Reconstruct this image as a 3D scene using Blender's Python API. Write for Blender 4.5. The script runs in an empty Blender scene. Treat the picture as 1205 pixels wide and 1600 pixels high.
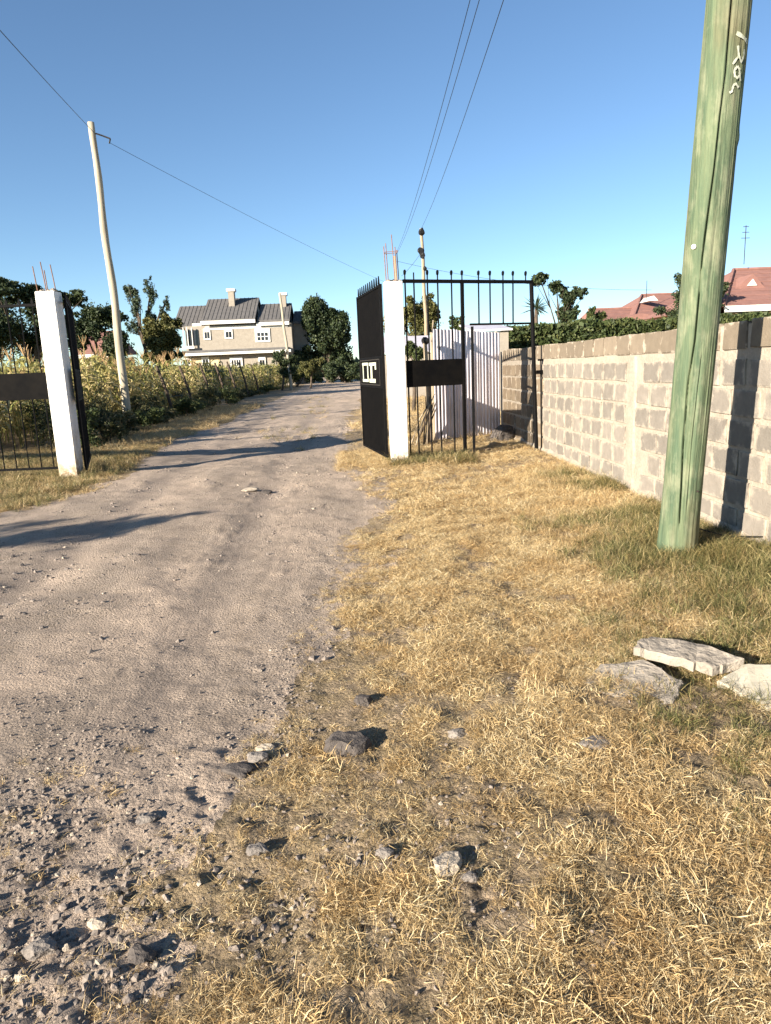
import bpy, bmesh, math, random
import numpy as np
from mathutils import Vector, Matrix, Euler
R = math.radians
random.seed(7); rng = np.random.default_rng(7)
S = bpy.context.scene
COL = S.collection
# ------------------------------------------------------------------ camera
H0, FPX, PW, PH = 1.5, 1110.0, 1205.0, 1600.0
PITCH, ROLL, YAW = R(11.5), R(2.4), R(2.0)
fw = np.array([math.sin(YAW)*math.cos(PITCH), math.cos(YAW)*math.cos(PITCH), -math.sin(PITCH)])
r0 = np.array([math.cos(YAW), -math.sin(YAW), 0.0]); u0 = np.cross(r0, fw)
rt = r0*math.cos(ROLL)-u0*math.sin(ROLL); up = u0*math.cos(ROLL)+r0*math.sin(ROLL)
cd = bpy.data.cameras.new('camera'); cam = bpy.data.objects.new('camera', cd); COL.objects.link(cam)
cd.sensor_fit = 'VERTICAL'; cd.sensor_height = 36; cd.lens = FPX/PH*36
cd.clip_start = 0.05; cd.clip_end = 3000
cam.matrix_world = Matrix(((rt[0], up[0], -fw[0], 0), (rt[1], up[1], -fw[1], 0), (rt[2], up[2], -fw[2], H0), (0, 0, 0, 1)))
S.camera = cam
def P(px, py, Y):
    """the point of the place that lies Y metres up the road at that spot of the view"""
    d = fw+rt*(px-PW/2)/FPX-up*(py-PH/2)/FPX
    return np.array([0, 0, H0])+d*(Y/d[1])
# ------------------------------------------------------------------ sky, sun, exposure
SUN_EL = R(17.0); TRAVEL = R(40.0)
sdir = Vector((-math.cos(TRAVEL)*math.cos(SUN_EL), -math.sin(TRAVEL)*math.cos(SUN_EL), math.sin(SUN_EL)))  # towards the sun
w = bpy.data.worlds.new('World'); S.world = w; w.use_nodes = True
nt = w.node_tree; nt.nodes.clear()
sk = nt.nodes.new('ShaderNodeTexSky'); sk.sky_type = 'NISHITA'; sk.sun_disc = False
sk.sun_elevation = SUN_EL; sk.sun_rotation = math.atan2(sdir.x, sdir.y) % (2*math.pi)
sk.altitude = 1800; sk.air_density = 1.0; sk.dust_density = 0.2; sk.ozone_density = 1.0
bg = nt.nodes.new('ShaderNodeBackground'); bg.inputs[1].default_value = 0.059
wo = nt.nodes.new('ShaderNodeOutputWorld'); tn = nt.nodes.new('ShaderNodeMix'); tn.data_type = 'RGBA'; tn.blend_type = 'MULTIPLY'; tn.inputs[0].default_value = 1.0; tn.inputs[7].default_value = (0.77, 0.93, 1.06, 1)
nt.links.new(sk.outputs[0], tn.inputs[6]); nt.links.new(tn.outputs[2], bg.inputs[0]); nt.links.new(bg.outputs[0], wo.inputs[0])
sl = bpy.data.lights.new('sun', 'SUN'); sl.energy = 5.0; sl.angle = R(0.5); sl.color = (1.0, 0.90, 0.76)
so = bpy.data.objects.new('sun', sl); COL.objects.link(so); so.rotation_euler = sdir.to_track_quat('Z', 'Y').to_euler(); so.location = (-20, -20, 20)
S.view_settings.view_transform = 'Standard'; S.view_settings.look = 'None'
S.view_settings.gamma = 1; S.view_settings.use_curve_mapping = False; S.view_settings.exposure = 1.62
S.cycles.max_bounces = 6; S.cycles.transparent_max_bounces = 8

# ------------------------------------------------------------------ noise (numpy)
_perm = rng.random((256, 256))
def vnoise(x, y):
    x = np.asarray(x, float); y = np.asarray(y, float)
    xi = np.floor(x).astype(int); yi = np.floor(y).astype(int); fx = x-xi; fy = y-yi
    fx = fx*fx*(3-2*fx); fy = fy*fy*(3-2*fy)
    a = _perm[xi & 255, yi & 255]; b = _perm[(xi+1) & 255, yi & 255]; c = _perm[xi & 255, (yi+1) & 255]; d = _perm[(xi+1) & 255, (yi+1) & 255]
    return (a*(1-fx)+b*fx)*(1-fy)+(c*(1-fx)+d*fx)*fy-0.5
def fbm(x, y, f, o=3, s=0.0):
    t = 0; a = 1.0
    for i in range(o):
        t = t+a*vnoise(np.asarray(x)*f+17.3*i+s, np.asarray(y)*f+5.1*i-s); f *= 2.03; a *= 0.5
    return t
def sstep(a, b, x): t = np.clip((np.asarray(x, float)-a)/(b-a), 0, 1); return t*t*(3-2*t)
def edge_r(y):   # right edge of the dirt road
    return np.interp(y, [0, 1.4, 2.2, 3.4, 5.8, 8, 10, 11.5, 13, 20, 60, 120, 400], [-0.9, -0.62, -0.42, -0.12, 0.05, 0.35, 0.25, -0.05, -0.25, -0.3, 1.5, 3.4, 8])
def edge_l(y):
    return np.interp(y, [0, 5, 8, 10.2, 12, 15.6, 23, 60, 90, 120, 400], [-6.5, -5.2, -4.2, -3.75, -3.9, -4.4, -4.3, -4.6, -6.0, -8.5, -30])
def on_road(x, y):
    n = fbm(x, y, 0.9, 3)*0.9+fbm(x, y, 5, 2, 3)*0.25
    return (x < edge_r(y)+n*0.7) & (x > edge_l(y)+n*0.5)
def on_path(x, y):   # bare patch to the wicket gate
    c = 8.5+0.95*(x-0.4)+0.35*fbm(x, y, 1.5, 2, 9)
    return np.exp(-((y-c)/0.75)**2)*sstep(0.2, 1.3, x)
def hgt(x, y):
    x = np.asarray(x, float); y = np.asarray(y, float)
    near = 1-sstep(18, 30, y)
    rough_ = 0.45+0.55*np.clip(sstep(-0.7, 0.3, x-edge_r(y))+sstep(3.2, 1.8, y), 0, 1)
    h = 0.05*fbm(x, y, 0.45, 2)+(0.026*fbm(x, y, 1.9, 2, 4)+0.016*np.maximum(0, fbm(x, y, 4.5, 3, 44)-0.12)*2+rough_*(0.014*fbm(x, y, 7, 2, 8)+0.012*fbm(x, y, 20, 2, 2)+0.007*fbm(x, y, 48, 2, 2)))*near
    v = sstep(0, 0.8, x-edge_r(y))
    rx = x+0.25*vnoise(y*0.25, 3.3)+0.02*y; h = h-near*0.022*(np.exp(-((rx+1.0)/.20)**2)+np.exp(-((rx+2.6)/.20)**2))*sstep(2.0, 4.5, y)+near*0.014*np.exp(-((rx+1.8)/.35)**2)*sstep(2.0, 4.5, y)
    h = h+0.03*v*near
    g = sstep(3.4, 1.6, y)*(1-0.7*sstep(0.3, 1.2, x))
    h = h+0.02*g*np.abs(fbm(x, y, 9, 3, 31))
    return h-0.02
def hz(x, y): return float(hgt(x, y))

# ------------------------------------------------------------------ materials
def rgb(c): return (c[0], c[1], c[2], 1.0)
def nd(nt, t, **k):
    n = nt.nodes.new(t)
    for a, b in k.items(): setattr(n, a, b)
    return n
def base_mat(name, rough=0.85, spec=0.25, metal=0.0):
    m = bpy.data.materials.new(name); m.use_nodes = True; n = m.node_tree; b = n.nodes['Principled BSDF']
    b.inputs['Roughness'].default_value = rough; b.inputs['Specular IOR Level'].default_value = spec; b.inputs['Metallic'].default_value = metal
    return m, n, b
def pos(n, scale=(1, 1, 1), obj=False):
    mp = nd(n, 'ShaderNodeMapping'); mp.inputs['Scale'].default_value = scale
    if obj: tc = nd(n, 'ShaderNodeTexCoord'); n.links.new(tc.outputs['Object'], mp.inputs[0])
    else: g = nd(n, 'ShaderNodeNewGeometry'); n.links.new(g.outputs['Position'], mp.inputs[0])
    return mp.outputs[0]
def noise(n, v, scale, detail=4, rough=0.6):
    t = nd(n, 'ShaderNodeTexNoise'); t.inputs['Scale'].default_value = scale; t.inputs['Detail'].default_value = detail; t.inputs['Roughness'].default_value = rough
    n.links.new(v, t.inputs['Vector']); return t.outputs['Fac']
def ramp(n, f, stops):
    r = nd(n, 'ShaderNodeValToRGB'); e = r.color_ramp.elements
    while len(e) < len(stops): e.new(0.5)
    for i, (p, c) in enumerate(stops): e[i].position = p; e[i].color = rgb(c) if hasattr(c, '__len__') else (c, c, c, 1)
    n.links.new(f, r.inputs[0]); return r.outputs[0]
def mix(n, f, a, b, mode='MIX'):
    m = nd(n, 'ShaderNodeMix', data_type='RGBA', blend_type=mode)
    if isinstance(f, (int, float)): m.inputs[0].default_value = f
    else: n.links.new(f, m.inputs[0])
    for s, v in ((6, a), (7, b)):
        if isinstance(v, (tuple, list)): m.inputs[s].default_value = rgb(v)
        else: n.links.new(v, m.inputs[s])
    return m.outputs[2]
def bump(n, b, h, strength=0.4, dist=0.01):
    k = nd(n, 'ShaderNodeBump'); k.inputs['Strength'].default_value = strength; k.inputs['Distance'].default_value = dist
    n.links.new(h, k.inputs['Height']); n.links.new(k.outputs[0], b.inputs['Normal'])
def mat(name, c1, c2=None, scale=6.0, rough=0.85, bs=0.3, bd=0.005, stretch=(1, 1, 1), spec=0.25, metal=0.0, obj=False, fine=4.0):
    m, n, b = base_mat(name, rough, spec, metal)
    if c2 is None: c2 = tuple(x*0.75 for x in c1)
    v = pos(n, stretch, obj); f = noise(n, v, scale, 6, 0.65); g = noise(n, v, scale*fine, 4)
    col = mix(n, ramp(n, f, [(0.35, 0.0), (0.65, 1.0)]), c1, c2)
    col = mix(n, 0.35, col, ramp(n, g, [(0.3, 0.35), (0.7, 1.0)]), 'MULTIPLY')
    n.links.new(col, b.inputs['Base Color']); bump(n, b, g, bs, bd)
    return m
def leaf_mat(name, stops, trans=0.25, inst=False, rough=0.6, tint=(0.70, 0.60, 0.48)):
    m, n, b = base_mat(name, rough, 0.3)
    g = nd(n, 'ShaderNodeNewGeometry'); c = ramp(n, g.outputs['Random Per Island'], stops)
    if inst:
        oi = nd(n, 'ShaderNodeObjectInfo'); c = mix(n, 0.55, c, ramp(n, oi.outputs['Random'], [(0.0, 0.35), (0.4, 0.8), (1.0, 1.1)]), 'MULTIPLY')
        pf = noise(n, oi.outputs['Location'], 2.6, 4, 0.65); c = mix(n, ramp(n, pf, [(0.42, 0.0), (0.62, 0.75)]), c, mix(n, 1.0, c, tint, 'MULTIPLY'))
    t = nd(n, 'ShaderNodeBsdfTranslucent'); mx = nd(n, 'ShaderNodeMixShader'); mx.inputs[0].default_value = trans
    n.links.new(c, b.inputs['Base Color']); n.links.new(c, t.inputs[0])
    n.links.new(b.outputs[0], mx.inputs[1]); n.links.new(t.outputs[0], mx.inputs[2]); n.links.new(mx.outputs[0], n.nodes['Material Output'].inputs[0])
    return m

def ground_mat(name, road):
    m, n, b = base_mat(name, 0.95, 0.1)
    p = pos(n)
    big = noise(n, p, 0.8, 5); mid = noise(n, p, 6, 6, 0.7); fine = noise(n, p, 60, 5, 0.75); grit = noise(n, p, 220, 3, 0.7)
    if road:
        c = mix(n, ramp(n, big, [(0.35, 0.0), (0.65, 1.0)]), (0.500, 0.400, 0.315), (0.420, 0.340, 0.270))
        c = mix(n, ramp(n, mid, [(0.45, 0.0), (0.72, 0.75)]), c, (0.350, 0.275, 0.205))
    else:
        c = mix(n, ramp(n, big, [(0.4, 0.0), (0.6, 1.0)]), (0.42, 0.32, 0.205), (0.33, 0.25, 0.17))
        c = mix(n, ramp(n, mid, [(0.45, 0.0), (0.7, 0.8)]), c, (0.36, 0.27, 0.14))
    c = mix(n, 0.75, c, ramp(n, fine, [(0.25, 0.45), (0.55, 1.0), (0.8, 1.25)]), 'MULTIPLY')
    vo = nd(n, 'ShaderNodeTexVoronoi'); vo.inputs['Scale'].default_value = 75; n.links.new(p, vo.inputs['Vector'])
    gs = nd(n, 'ShaderNodeSeparateColor'); n.links.new(vo.outputs['Color'], gs.inputs[0])
    gm_ = noise(n, p, 3.2, 4, 0.6)
    big2 = noise(n, pos(n, (1.6, 0.35, 1)), 1.1, 3, 0.55)
    if road: c = mix(n, ramp(n, big2, [(0.42, 0.0), (0.62, 0.8)]), c, (0.60, 0.47, 0.36)); c = mix(n, ramp(n, noise(n, p, 1.9, 5, 0.7), [(0.50, 0.0), (0.66, 0.7)]), c, (0.33, 0.265, 0.21))
    if road:
        sp = nd(n, 'ShaderNodeSeparateXYZ'); n.links.new(p, sp.inputs[0]); wob = noise(n, p, 1.3, 5, 0.7)
        def mth(op, a, b_=None, c_=None):
            k = nd(n, 'ShaderNodeMath', operation=op)
            for i_, q_ in enumerate((a, b_, c_)):
                if q_ is None: continue
                if isinstance(q_, (int, float)): k.inputs[i_].default_value = q_
                else: n.links.new(q_, k.inputs[i_])
            return k.outputs[0]
        rx_ = mth('MULTIPLY_ADD', sp.outputs[1], 0.02, sp.outputs[0]); rx_ = mth('MULTIPLY_ADD', wob, 0.9, rx_)
        dd_ = mth('ABSOLUTE', mth('SUBTRACT', mth('ABSOLUTE', mth('ADD', rx_, 1.35)), 0.8))
        c = mix(n, ramp(n, dd_, [(0.08, 0.55), (0.34, 0.0)]), c, (0.34, 0.275, 0.225))
    cc = ramp(n, gs.outputs[0], [(0.0, 0.35), (0.25, 0.75), (0.7, 1.0), (1.0, 1.45)])
    c = mix(n, ramp(n, gm_, [(0.45, 0.0 if road else 0.45), (0.65, 0.5 if road else 0.85)]), c, mix(n, 1.0, c, cc, 'MULTIPLY'))
    n.links.new(c, b.inputs['Base Color'])
    ad = nd(n, 'ShaderNodeMath', operation='ADD'); n.links.new(fine, ad.inputs[0]); n.links.new(grit, ad.inputs[1])
    a2 = nd(n, 'ShaderNodeMath', operation='MULTIPLY_ADD'); n.links.new(vo.outputs['Distance'], a2.inputs[0]); a2.inputs[1].default_value = -0.8; n.links.new(ad.outputs[0], a2.inputs[2]); ad = a2
    bump(n, b, ad.outputs[0], 1.0, 0.016)
    return m
M = {}
M['road'] = ground_mat('dirt_road', True); M['soil'] = ground_mat('dry_soil', False)
M['gravel'] = mat('gravel', (0.30, 0.245, 0.20), (0.15, 0.13, 0.115), 20, bs=0.6)
M['rock_dark'] = mat('dark_rock', (0.13, 0.11, 0.095), (0.07, 0.06, 0.055), 22, bs=0.9, bd=0.01)
M['rock_grey'] = mat('grey_rock', (0.27, 0.235, 0.20), (0.16, 0.14, 0.125), 18, bs=0.9, bd=0.01)
M['rock_pale'] = mat('pale_rock', (0.50, 0.42, 0.32), (0.33, 0.28, 0.22), 18, bs=0.8, bd=0.01)
M['concrete'] = mat('concrete', (0.37, 0.32, 0.26), (0.23, 0.20, 0.165), 6, bs=1.0, bd=0.02)
M['concrete_pale'] = mat('concrete_pale', (0.46, 0.42, 0.33), (0.30, 0.27, 0.21), 7, bs=0.6, bd=0.008)
M['mortar'] = mat('mortar', (0.40, 0.345, 0.275), (0.31, 0.265, 0.21), 5, bs=0.8, bd=0.012, fine=7)
M['black'] = mat('black_paint', (0.0035, 0.0035, 0.004), (0.006, 0.0055, 0.0055), 9, rough=0.7, bs=0.1, spec=0.08)
M['black_plate'] = mat('black_sheet_steel', (0.0035, 0.0035, 0.004), (0.008, 0.007, 0.006), 3, rough=0.75, bs=0.1, spec=0.06)
M['text'] = mat('white_paint_lettering', (0.62, 0.62, 0.52), (0.35, 0.38, 0.27), 40)
M['rebar'] = mat('rusty_rebar', (0.28, 0.15, 0.10), (0.16, 0.09, 0.06), 30)
M['steel_dark'] = mat('dark_steel', (0.03, 0.03, 0.032), (0.05, 0.04, 0.03), 30, rough=0.5)
M['wood'] = mat('weathered_wood', (0.42, 0.34, 0.23), (0.22, 0.17, 0.12), 5, stretch=(6, 6, 0.6), bs=0.7, obj=True)
M['wood_dark'] = mat('dark_wood', (0.13, 0.095, 0.065), (0.06, 0.045, 0.035), 5, stretch=(6, 6, 0.6), bs=0.7, obj=True)
M['palepole'] = mat('pale_pole', (0.50, 0.44, 0.33), (0.33, 0.28, 0.2), 3, stretch=(7, 7, 0.5), bs=0.7, obj=True)
M['bark'] = mat('bark', (0.14, 0.105, 0.075), (0.07, 0.055, 0.04), 6, bs=0.8)
M['redroof'] = mat('red_roof', (0.30, 0.155, 0.125), (0.23, 0.12, 0.10), 3, bs=0.3)
M['greyroof'] = mat('grey_roof', (0.15, 0.14, 0.135), (0.11, 0.105, 0.10), 2, bs=0.3)
M['cream'] = mat('cream_wall', (0.62, 0.50, 0.30), (0.55, 0.44, 0.27), 2)
M['beige'] = mat('beige_render', (0.34, 0.30, 0.245), (0.28, 0.245, 0.20), 3)
M['white'] = mat('white_trim', (0.78, 0.75, 0.68), (0.7, 0.67, 0.6), 3)
M['glass'] = mat('window_glass', (0.025, 0.028, 0.035), (0.015, 0.015, 0.02), 3, rough=0.1, spec=0.5, bs=0)
M['insul'] = mat('black_insulator', (0.02, 0.02, 0.02), None, 9, rough=0.4)
M['grass_dry'] = leaf_mat('dry_grass', [(0.0, (0.20, 0.135, 0.065)), (0.2, (0.47, 0.33, 0.155)), (0.6, (0.74, 0.56, 0.29)), (1.0, (0.90, 0.80, 0.54))], 0.2, True)
M['grass_green'] = leaf_mat('green_grass', [(0.0, (0.05, 0.062, 0.02)), (0.4, (0.125, 0.135, 0.045)), (0.7, (0.30, 0.255, 0.105)), (1.0, (0.56, 0.45, 0.23))], 0.25, True)
M['maize'] = leaf_mat('maize_leaf', [(0.0, (0.12, 0.15, 0.04)), (0.35, (0.29, 0.30, 0.085)), (0.7, (0.55, 0.48, 0.20)), (1.0, (0.72, 0.60, 0.32))], 0.3, True)
M['tassel'] = leaf_mat('maize_tassel', [(0, (0.36, 0.22, 0.10)), (1, (0.5, 0.33, 0.16))], 0.1)
M['leaf_dark'] = leaf_mat('dark_leaf', [(0.0, (0.018, 0.030, 0.014)), (0.6, (0.035, 0.052, 0.020)), (1.0, (0.07, 0.085, 0.03))], 0.15)
M['leaf_mid'] = leaf_mat('mid_leaf', [(0.0, (0.03, 0.045, 0.015)), (0.6, (0.06, 0.08, 0.025)), (1.0, (0.11, 0.12, 0.04))], 0.2)
M['leaf_olive'] = leaf_mat('olive_leaf', [(0.0, (0.05, 0.055, 0.015)), (0.6, (0.10, 0.10, 0.03)), (1.0, (0.18, 0.16, 0.055))], 0.2)
M['leaf_blue'] = leaf_mat('bluish_leaf', [(0.0, (0.02, 0.035, 0.022)), (0.6, (0.045, 0.065, 0.035)), (1.0, (0.09, 0.11, 0.055))], 0.15)
M['weed'] = leaf_mat('weed_leaf', [(0.0, (0.03, 0.04, 0.015)), (0.5, (0.07, 0.08, 0.028)), (0.85, (0.16, 0.14, 0.06)), (1.0, (0.34, 0.27, 0.15))], 0.2)
M['flower'] = leaf_mat('red_flower', [(0, (0.3, 0.05, 0.04)), (1, (0.45, 0.1, 0.06))], 0.2)
# whitewashed pillar: paint stained near the foot
def pillar_mat():
    m, n, b = base_mat('whitewash', 0.9, 0.15)
    g = nd(n, 'ShaderNodeNewGeometry'); sx = nd(n, 'ShaderNodeSeparateXYZ'); n.links.new(g.outputs['Position'], sx.inputs[0])
    f = noise(n, pos(n), 5, 6, 0.7); f2 = noise(n, pos(n), 28, 4)
    mr = nd(n, 'ShaderNodeMapRange'); mr.inputs[1].default_value = 0.0; mr.inputs[2].default_value = 0.9; mr.inputs[3].default_value = 0.85; mr.inputs[4].default_value = 0.0
    n.links.new(sx.outputs[2], mr.inputs[0])
    mu = nd(n, 'ShaderNodeMath', operation='MULTIPLY'); n.links.new(mr.outputs[0], mu.inputs[0]); n.links.new(ramp(n, f, [(0.4, 0.2), (0.62, 1.6)]), mu.inputs[1])
    c = mix(n, mu.outputs[0], (0.80, 0.78, 0.73), (0.50, 0.42, 0.30))
    c = mix(n, ramp(n, f, [(0.60, 0.0), (0.70, 0.35)]), c, (0.42, 0.39, 0.34))
    m2 = nd(n, 'ShaderNodeMapRange'); m2.inputs[1].default_value = 0.0; m2.inputs[2].default_value = 0.32; m2.inputs[3].default_value = 1.5; m2.inputs[4].default_value = 0.0; n.links.new(sx.outputs[2], m2.inputs[0])
    m3 = nd(n, 'ShaderNodeMath', operation='MULTIPLY'); n.links.new(m2.outputs[0], m3.inputs[0]); n.links.new(ramp(n, noise(n, pos(n), 14, 5, 0.75), [(0.4, 0.1), (0.6, 1.0)]), m3.inputs[1]); m3.use_clamp = True
    c = mix(n, m3.outputs[0], c, (0.26, 0.19, 0.12))
    c = mix(n, ramp(n, noise(n, pos(n), 22, 3, 0.5), [(0.68, 0.0), (0.71, 0.8)]), c, (0.25, 0.23, 0.2))
    n.links.new(c, b.inputs['Base Color']); bump(n, b, f2, 0.5, 0.006); return m
M['whitewash'] = pillar_mat()
def block_mat(name, c1, c2, smear):
    m, n, b = base_mat(name, 0.95, 0.1)
    oi = nd(n, 'ShaderNodeObjectInfo'); p = pos(n); f = noise(n, p, 9, 6, 0.7); g = noise(n, p, 60, 5, 0.7)
    c = mix(n, oi.outputs['Random'], c1, c2)
    c = mix(n, 0.6, c, ramp(n, f, [(0.3, 0.7), (0.7, 1.15)]), 'MULTIPLY')
    tc = nd(n, 'ShaderNodeTexCoord'); sx = nd(n, 'ShaderNodeSeparateXYZ'); n.links.new(tc.outputs['Generated'], sx.inputs[0])
    e = []
    for i in (1, 2):
        a = nd(n, 'ShaderNodeMath', operation='SUBTRACT'); a.inputs[1].default_value = 0.5; n.links.new(sx.outputs[i], a.inputs[0])
        q = nd(n, 'ShaderNodeMath', operation='ABSOLUTE'); n.links.new(a.outputs[0], q.inputs[0]); e.append(q.outputs[0])
    mx = nd(n, 'ShaderNodeMath', operation='MAXIMUM'); n.links.new(e[0], mx.inputs[0]); n.links.new(e[1], mx.inputs[1])
    ad = nd(n, 'ShaderNodeMath', operation='MULTIPLY_ADD'); n.links.new(f, ad.inputs[0]); ad.inputs[1].default_value = 0.9; n.links.new(mx.outputs[0], ad.inputs[2])
    c = mix(n, ramp(n, ad.outputs[0], [(0.80-smear, 0.0), (0.98-smear*0.6, 0.9)]), c, (0.37, 0.32, 0.255))
    n.links.new(c, b.inputs['Base Color']); bump(n, b, g, 0.9, 0.008); return m
M['block'] = block_mat('block_smeared', (0.25, 0.22, 0.185), (0.185, 0.165, 0.14), -0.01)
M['block_top'] = block_mat('block_bare', (0.235, 0.19, 0.14), (0.165, 0.135, 0.10), -0.10)
M['block_far'] = block_mat('block_brown', (0.23, 0.18, 0.125), (0.18, 0.14, 0.10), -0.08)
def pole_mat():
    m, n, b = base_mat('green_treated_timber', 0.8, 0.2)
    v = pos(n, (1, 1, 0.10), True); v2 = pos(n, (1, 1, 0.45), True); v3 = pos(n, (1, 1, 0.03), True)
    f = noise(n, v, 16, 6, 0.7); g = noise(n, v2, 7, 5, 0.65); s = noise(n, v3, 70, 4, 0.7)
    c = mix(n, ramp(n, f, [(0.38, 0.0), (0.62, 1.0)]), (0.130, 0.160, 0.090), (0.070, 0.105, 0.062))
    c = mix(n, ramp(n, g, [(0.5, 0.0), (0.7, 0.75)]), c, (0.235, 0.24, 0.155))
    c = mix(n, ramp(n, noise(n, pos(n, (1, 1, 0.3), True), 3.2, 3), [(0.52, 0.0), (0.7, 0.6)]), c, (0.17, 0.135, 0.075))
    c = mix(n, 0.6, c, ramp(n, s, [(0.3, 0.55), (0.6, 1.1)]), 'MULTIPLY')
    n.links.new(c, b.inputs['Base Color']); bump(n, b, s, 0.7, 0.008); return m
M['greenpole'] = pole_mat()
def sheet_mat():
    m, n, b = base_mat('galvanised_sheet', 0.5, 0.4, 0.25)
    f = noise(n, pos(n, (1, 1, 0.3)), 4, 6, 0.7)
    c = mix(n, ramp(n, f, [(0.45, 0.0), (0.75, 1.0)]), (0.66, 0.62, 0.66), (0.45, 0.40, 0.38))
    n.links.new(c, b.inputs['Base Color']); return m
M['iron'] = sheet_mat()

# ------------------------------------------------------------------ mesh helpers
def mesh_np(name, v, f, m=None, smooth=False):
    me = bpy.data.meshes.new(name); v = np.asarray(v, np.float32)
    if isinstance(f, np.ndarray):
        k = f.shape[1]; me.vertices.add(len(v)); me.vertices.foreach_set('co', v.ravel())
        me.loops.add(f.size); me.loops.foreach_set('vertex_index', f.astype(np.int32).ravel())
        me.polygons.add(len(f)); me.polygons.foreach_set('loop_start', np.arange(0, f.size, k, dtype=np.int32))
        me.update(calc_edges=True); me.validate()
    else: me.from_pydata([tuple(map(float, q)) for q in v], [], f); me.update()
    if m: me.materials.append(m)
    if smooth: me.polygons.foreach_set('use_smooth', [True]*len(me.polygons))
    return me
def link(name, me, parent=None, loc=(0, 0, 0), rot=(0, 0, 0)):
    o = bpy.data.objects.new(name, me); COL.objects.link(o); o.location = loc; o.rotation_euler = rot
    if parent: o.parent = parent
    return o
def tag(o, label=None, cat=None, group=None, kind=None):
    if label: o['label'] = label
    if cat: o['category'] = cat
    if group: o['group'] = group
    if kind: o['kind'] = kind
    return o
def thing(name, label, cat, loc=(0, 0, 0), rotz=0, group=None):
    return tag(link(name, None, None, loc, (0, 0, rotz)), label, cat, group)
class MB:
    def __init__(s): s.v = []; s.f = []
    def box(s, a, b, rot=None, org=None):
        i = len(s.v); c = [(x, y, z) for x in (a[0], b[0]) for y in (a[1], b[1]) for z in (a[2], b[2])]
        if rot is not None: c = [tuple(rot @ (Vector(q)-Vector(org))+Vector(org)) for q in c]
        s.v += c; s.f += [[i+k for k in q] for q in ((0, 1, 3, 2), (4, 6, 7, 5), (0, 4, 5, 1), (2, 3, 7, 6), (0, 2, 6, 4), (1, 5, 7, 3))]; return s
    def tube(s, pts, rad, n=8, cap=True):
        pts = [Vector(p) for p in pts]; r = rad if hasattr(rad, '__len__') else [rad]*len(pts); i0 = len(s.v)
        for k, p in enumerate(pts):
            t = (pts[min(k+1, len(pts)-1)]-pts[max(k-1, 0)]).normalized()
            a = t.cross(Vector((0, 0, 1)) if abs(t.z) < 0.9 else Vector((1, 0, 0))).normalized(); b = t.cross(a)
            for j in range(n):
                q = 2*math.pi*j/n; s.v.append(tuple(p+a*math.cos(q)*r[k]+b*math.sin(q)*r[k]))
        for k in range(len(pts)-1):
            for j in range(n): s.f.append([i0+k*n+j, i0+k*n+(j+1) % n, i0+(k+1)*n+(j+1) % n, i0+(k+1)*n+j])
        if cap: s.f.append([i0+j for j in range(n)]); s.f.append([i0+(len(pts)-1)*n+j for j in range(n)][::-1])
        return s
    def poly(s, pts): i = len(s.v); s.v += [tuple(p) for p in pts]; s.f.append(list(range(i, i+len(pts)))); return s
    def prism(s, pts, d):
        """outline pts extruded along vector d"""
        n = len(pts); i = len(s.v); d = Vector(d); s.v += [tuple(p) for p in pts]+[tuple(Vector(p)+d) for p in pts]
        s.f += [list(range(i, i+n))[::-1], list(range(i+n, i+2*n))]+[[i+j, i+(j+1) % n, i+n+(j+1) % n, i+n+j] for j in range(n)]; return s
    def build(s, name, m, parent=None, loc=(0, 0, 0), smooth=False, rot=(0, 0, 0)):
        me = mesh_np(name, s.v, s.f, m, smooth); bm = bmesh.new(); bm.from_mesh(me); bmesh.ops.recalc_face_normals(bm, faces=bm.faces); bm.to_mesh(me); bm.free()
        return link(name, me, parent, loc, rot)
def rock_mesh(name, m, seed, sub=2, flat=0.65, jit=0.25):
    r = random.Random(seed); bm = bmesh.new(); bmesh.ops.create_icosphere(bm, subdivisions=sub, radius=1)
    dirs = [Vector((r.gauss(0, 1), r.gauss(0, 1), r.gauss(0, 1))).normalized() for _ in range(9)]; cut = [r.uniform(0.55, 0.9) for _ in dirs]
    for v in bm.verts:
        for d, c in zip(dirs, cut):
            k = v.co.dot(d)
            if k > c: v.co -= d*(k-c)
        v.co += Vector((r.gauss(0, 1), r.gauss(0, 1), r.gauss(0, 1)))*jit*0.12
        v.co.z *= flat
    me = bpy.data.meshes.new(name); bm.to_mesh(me); bm.free(); me.materials.append(m); return me
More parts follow.
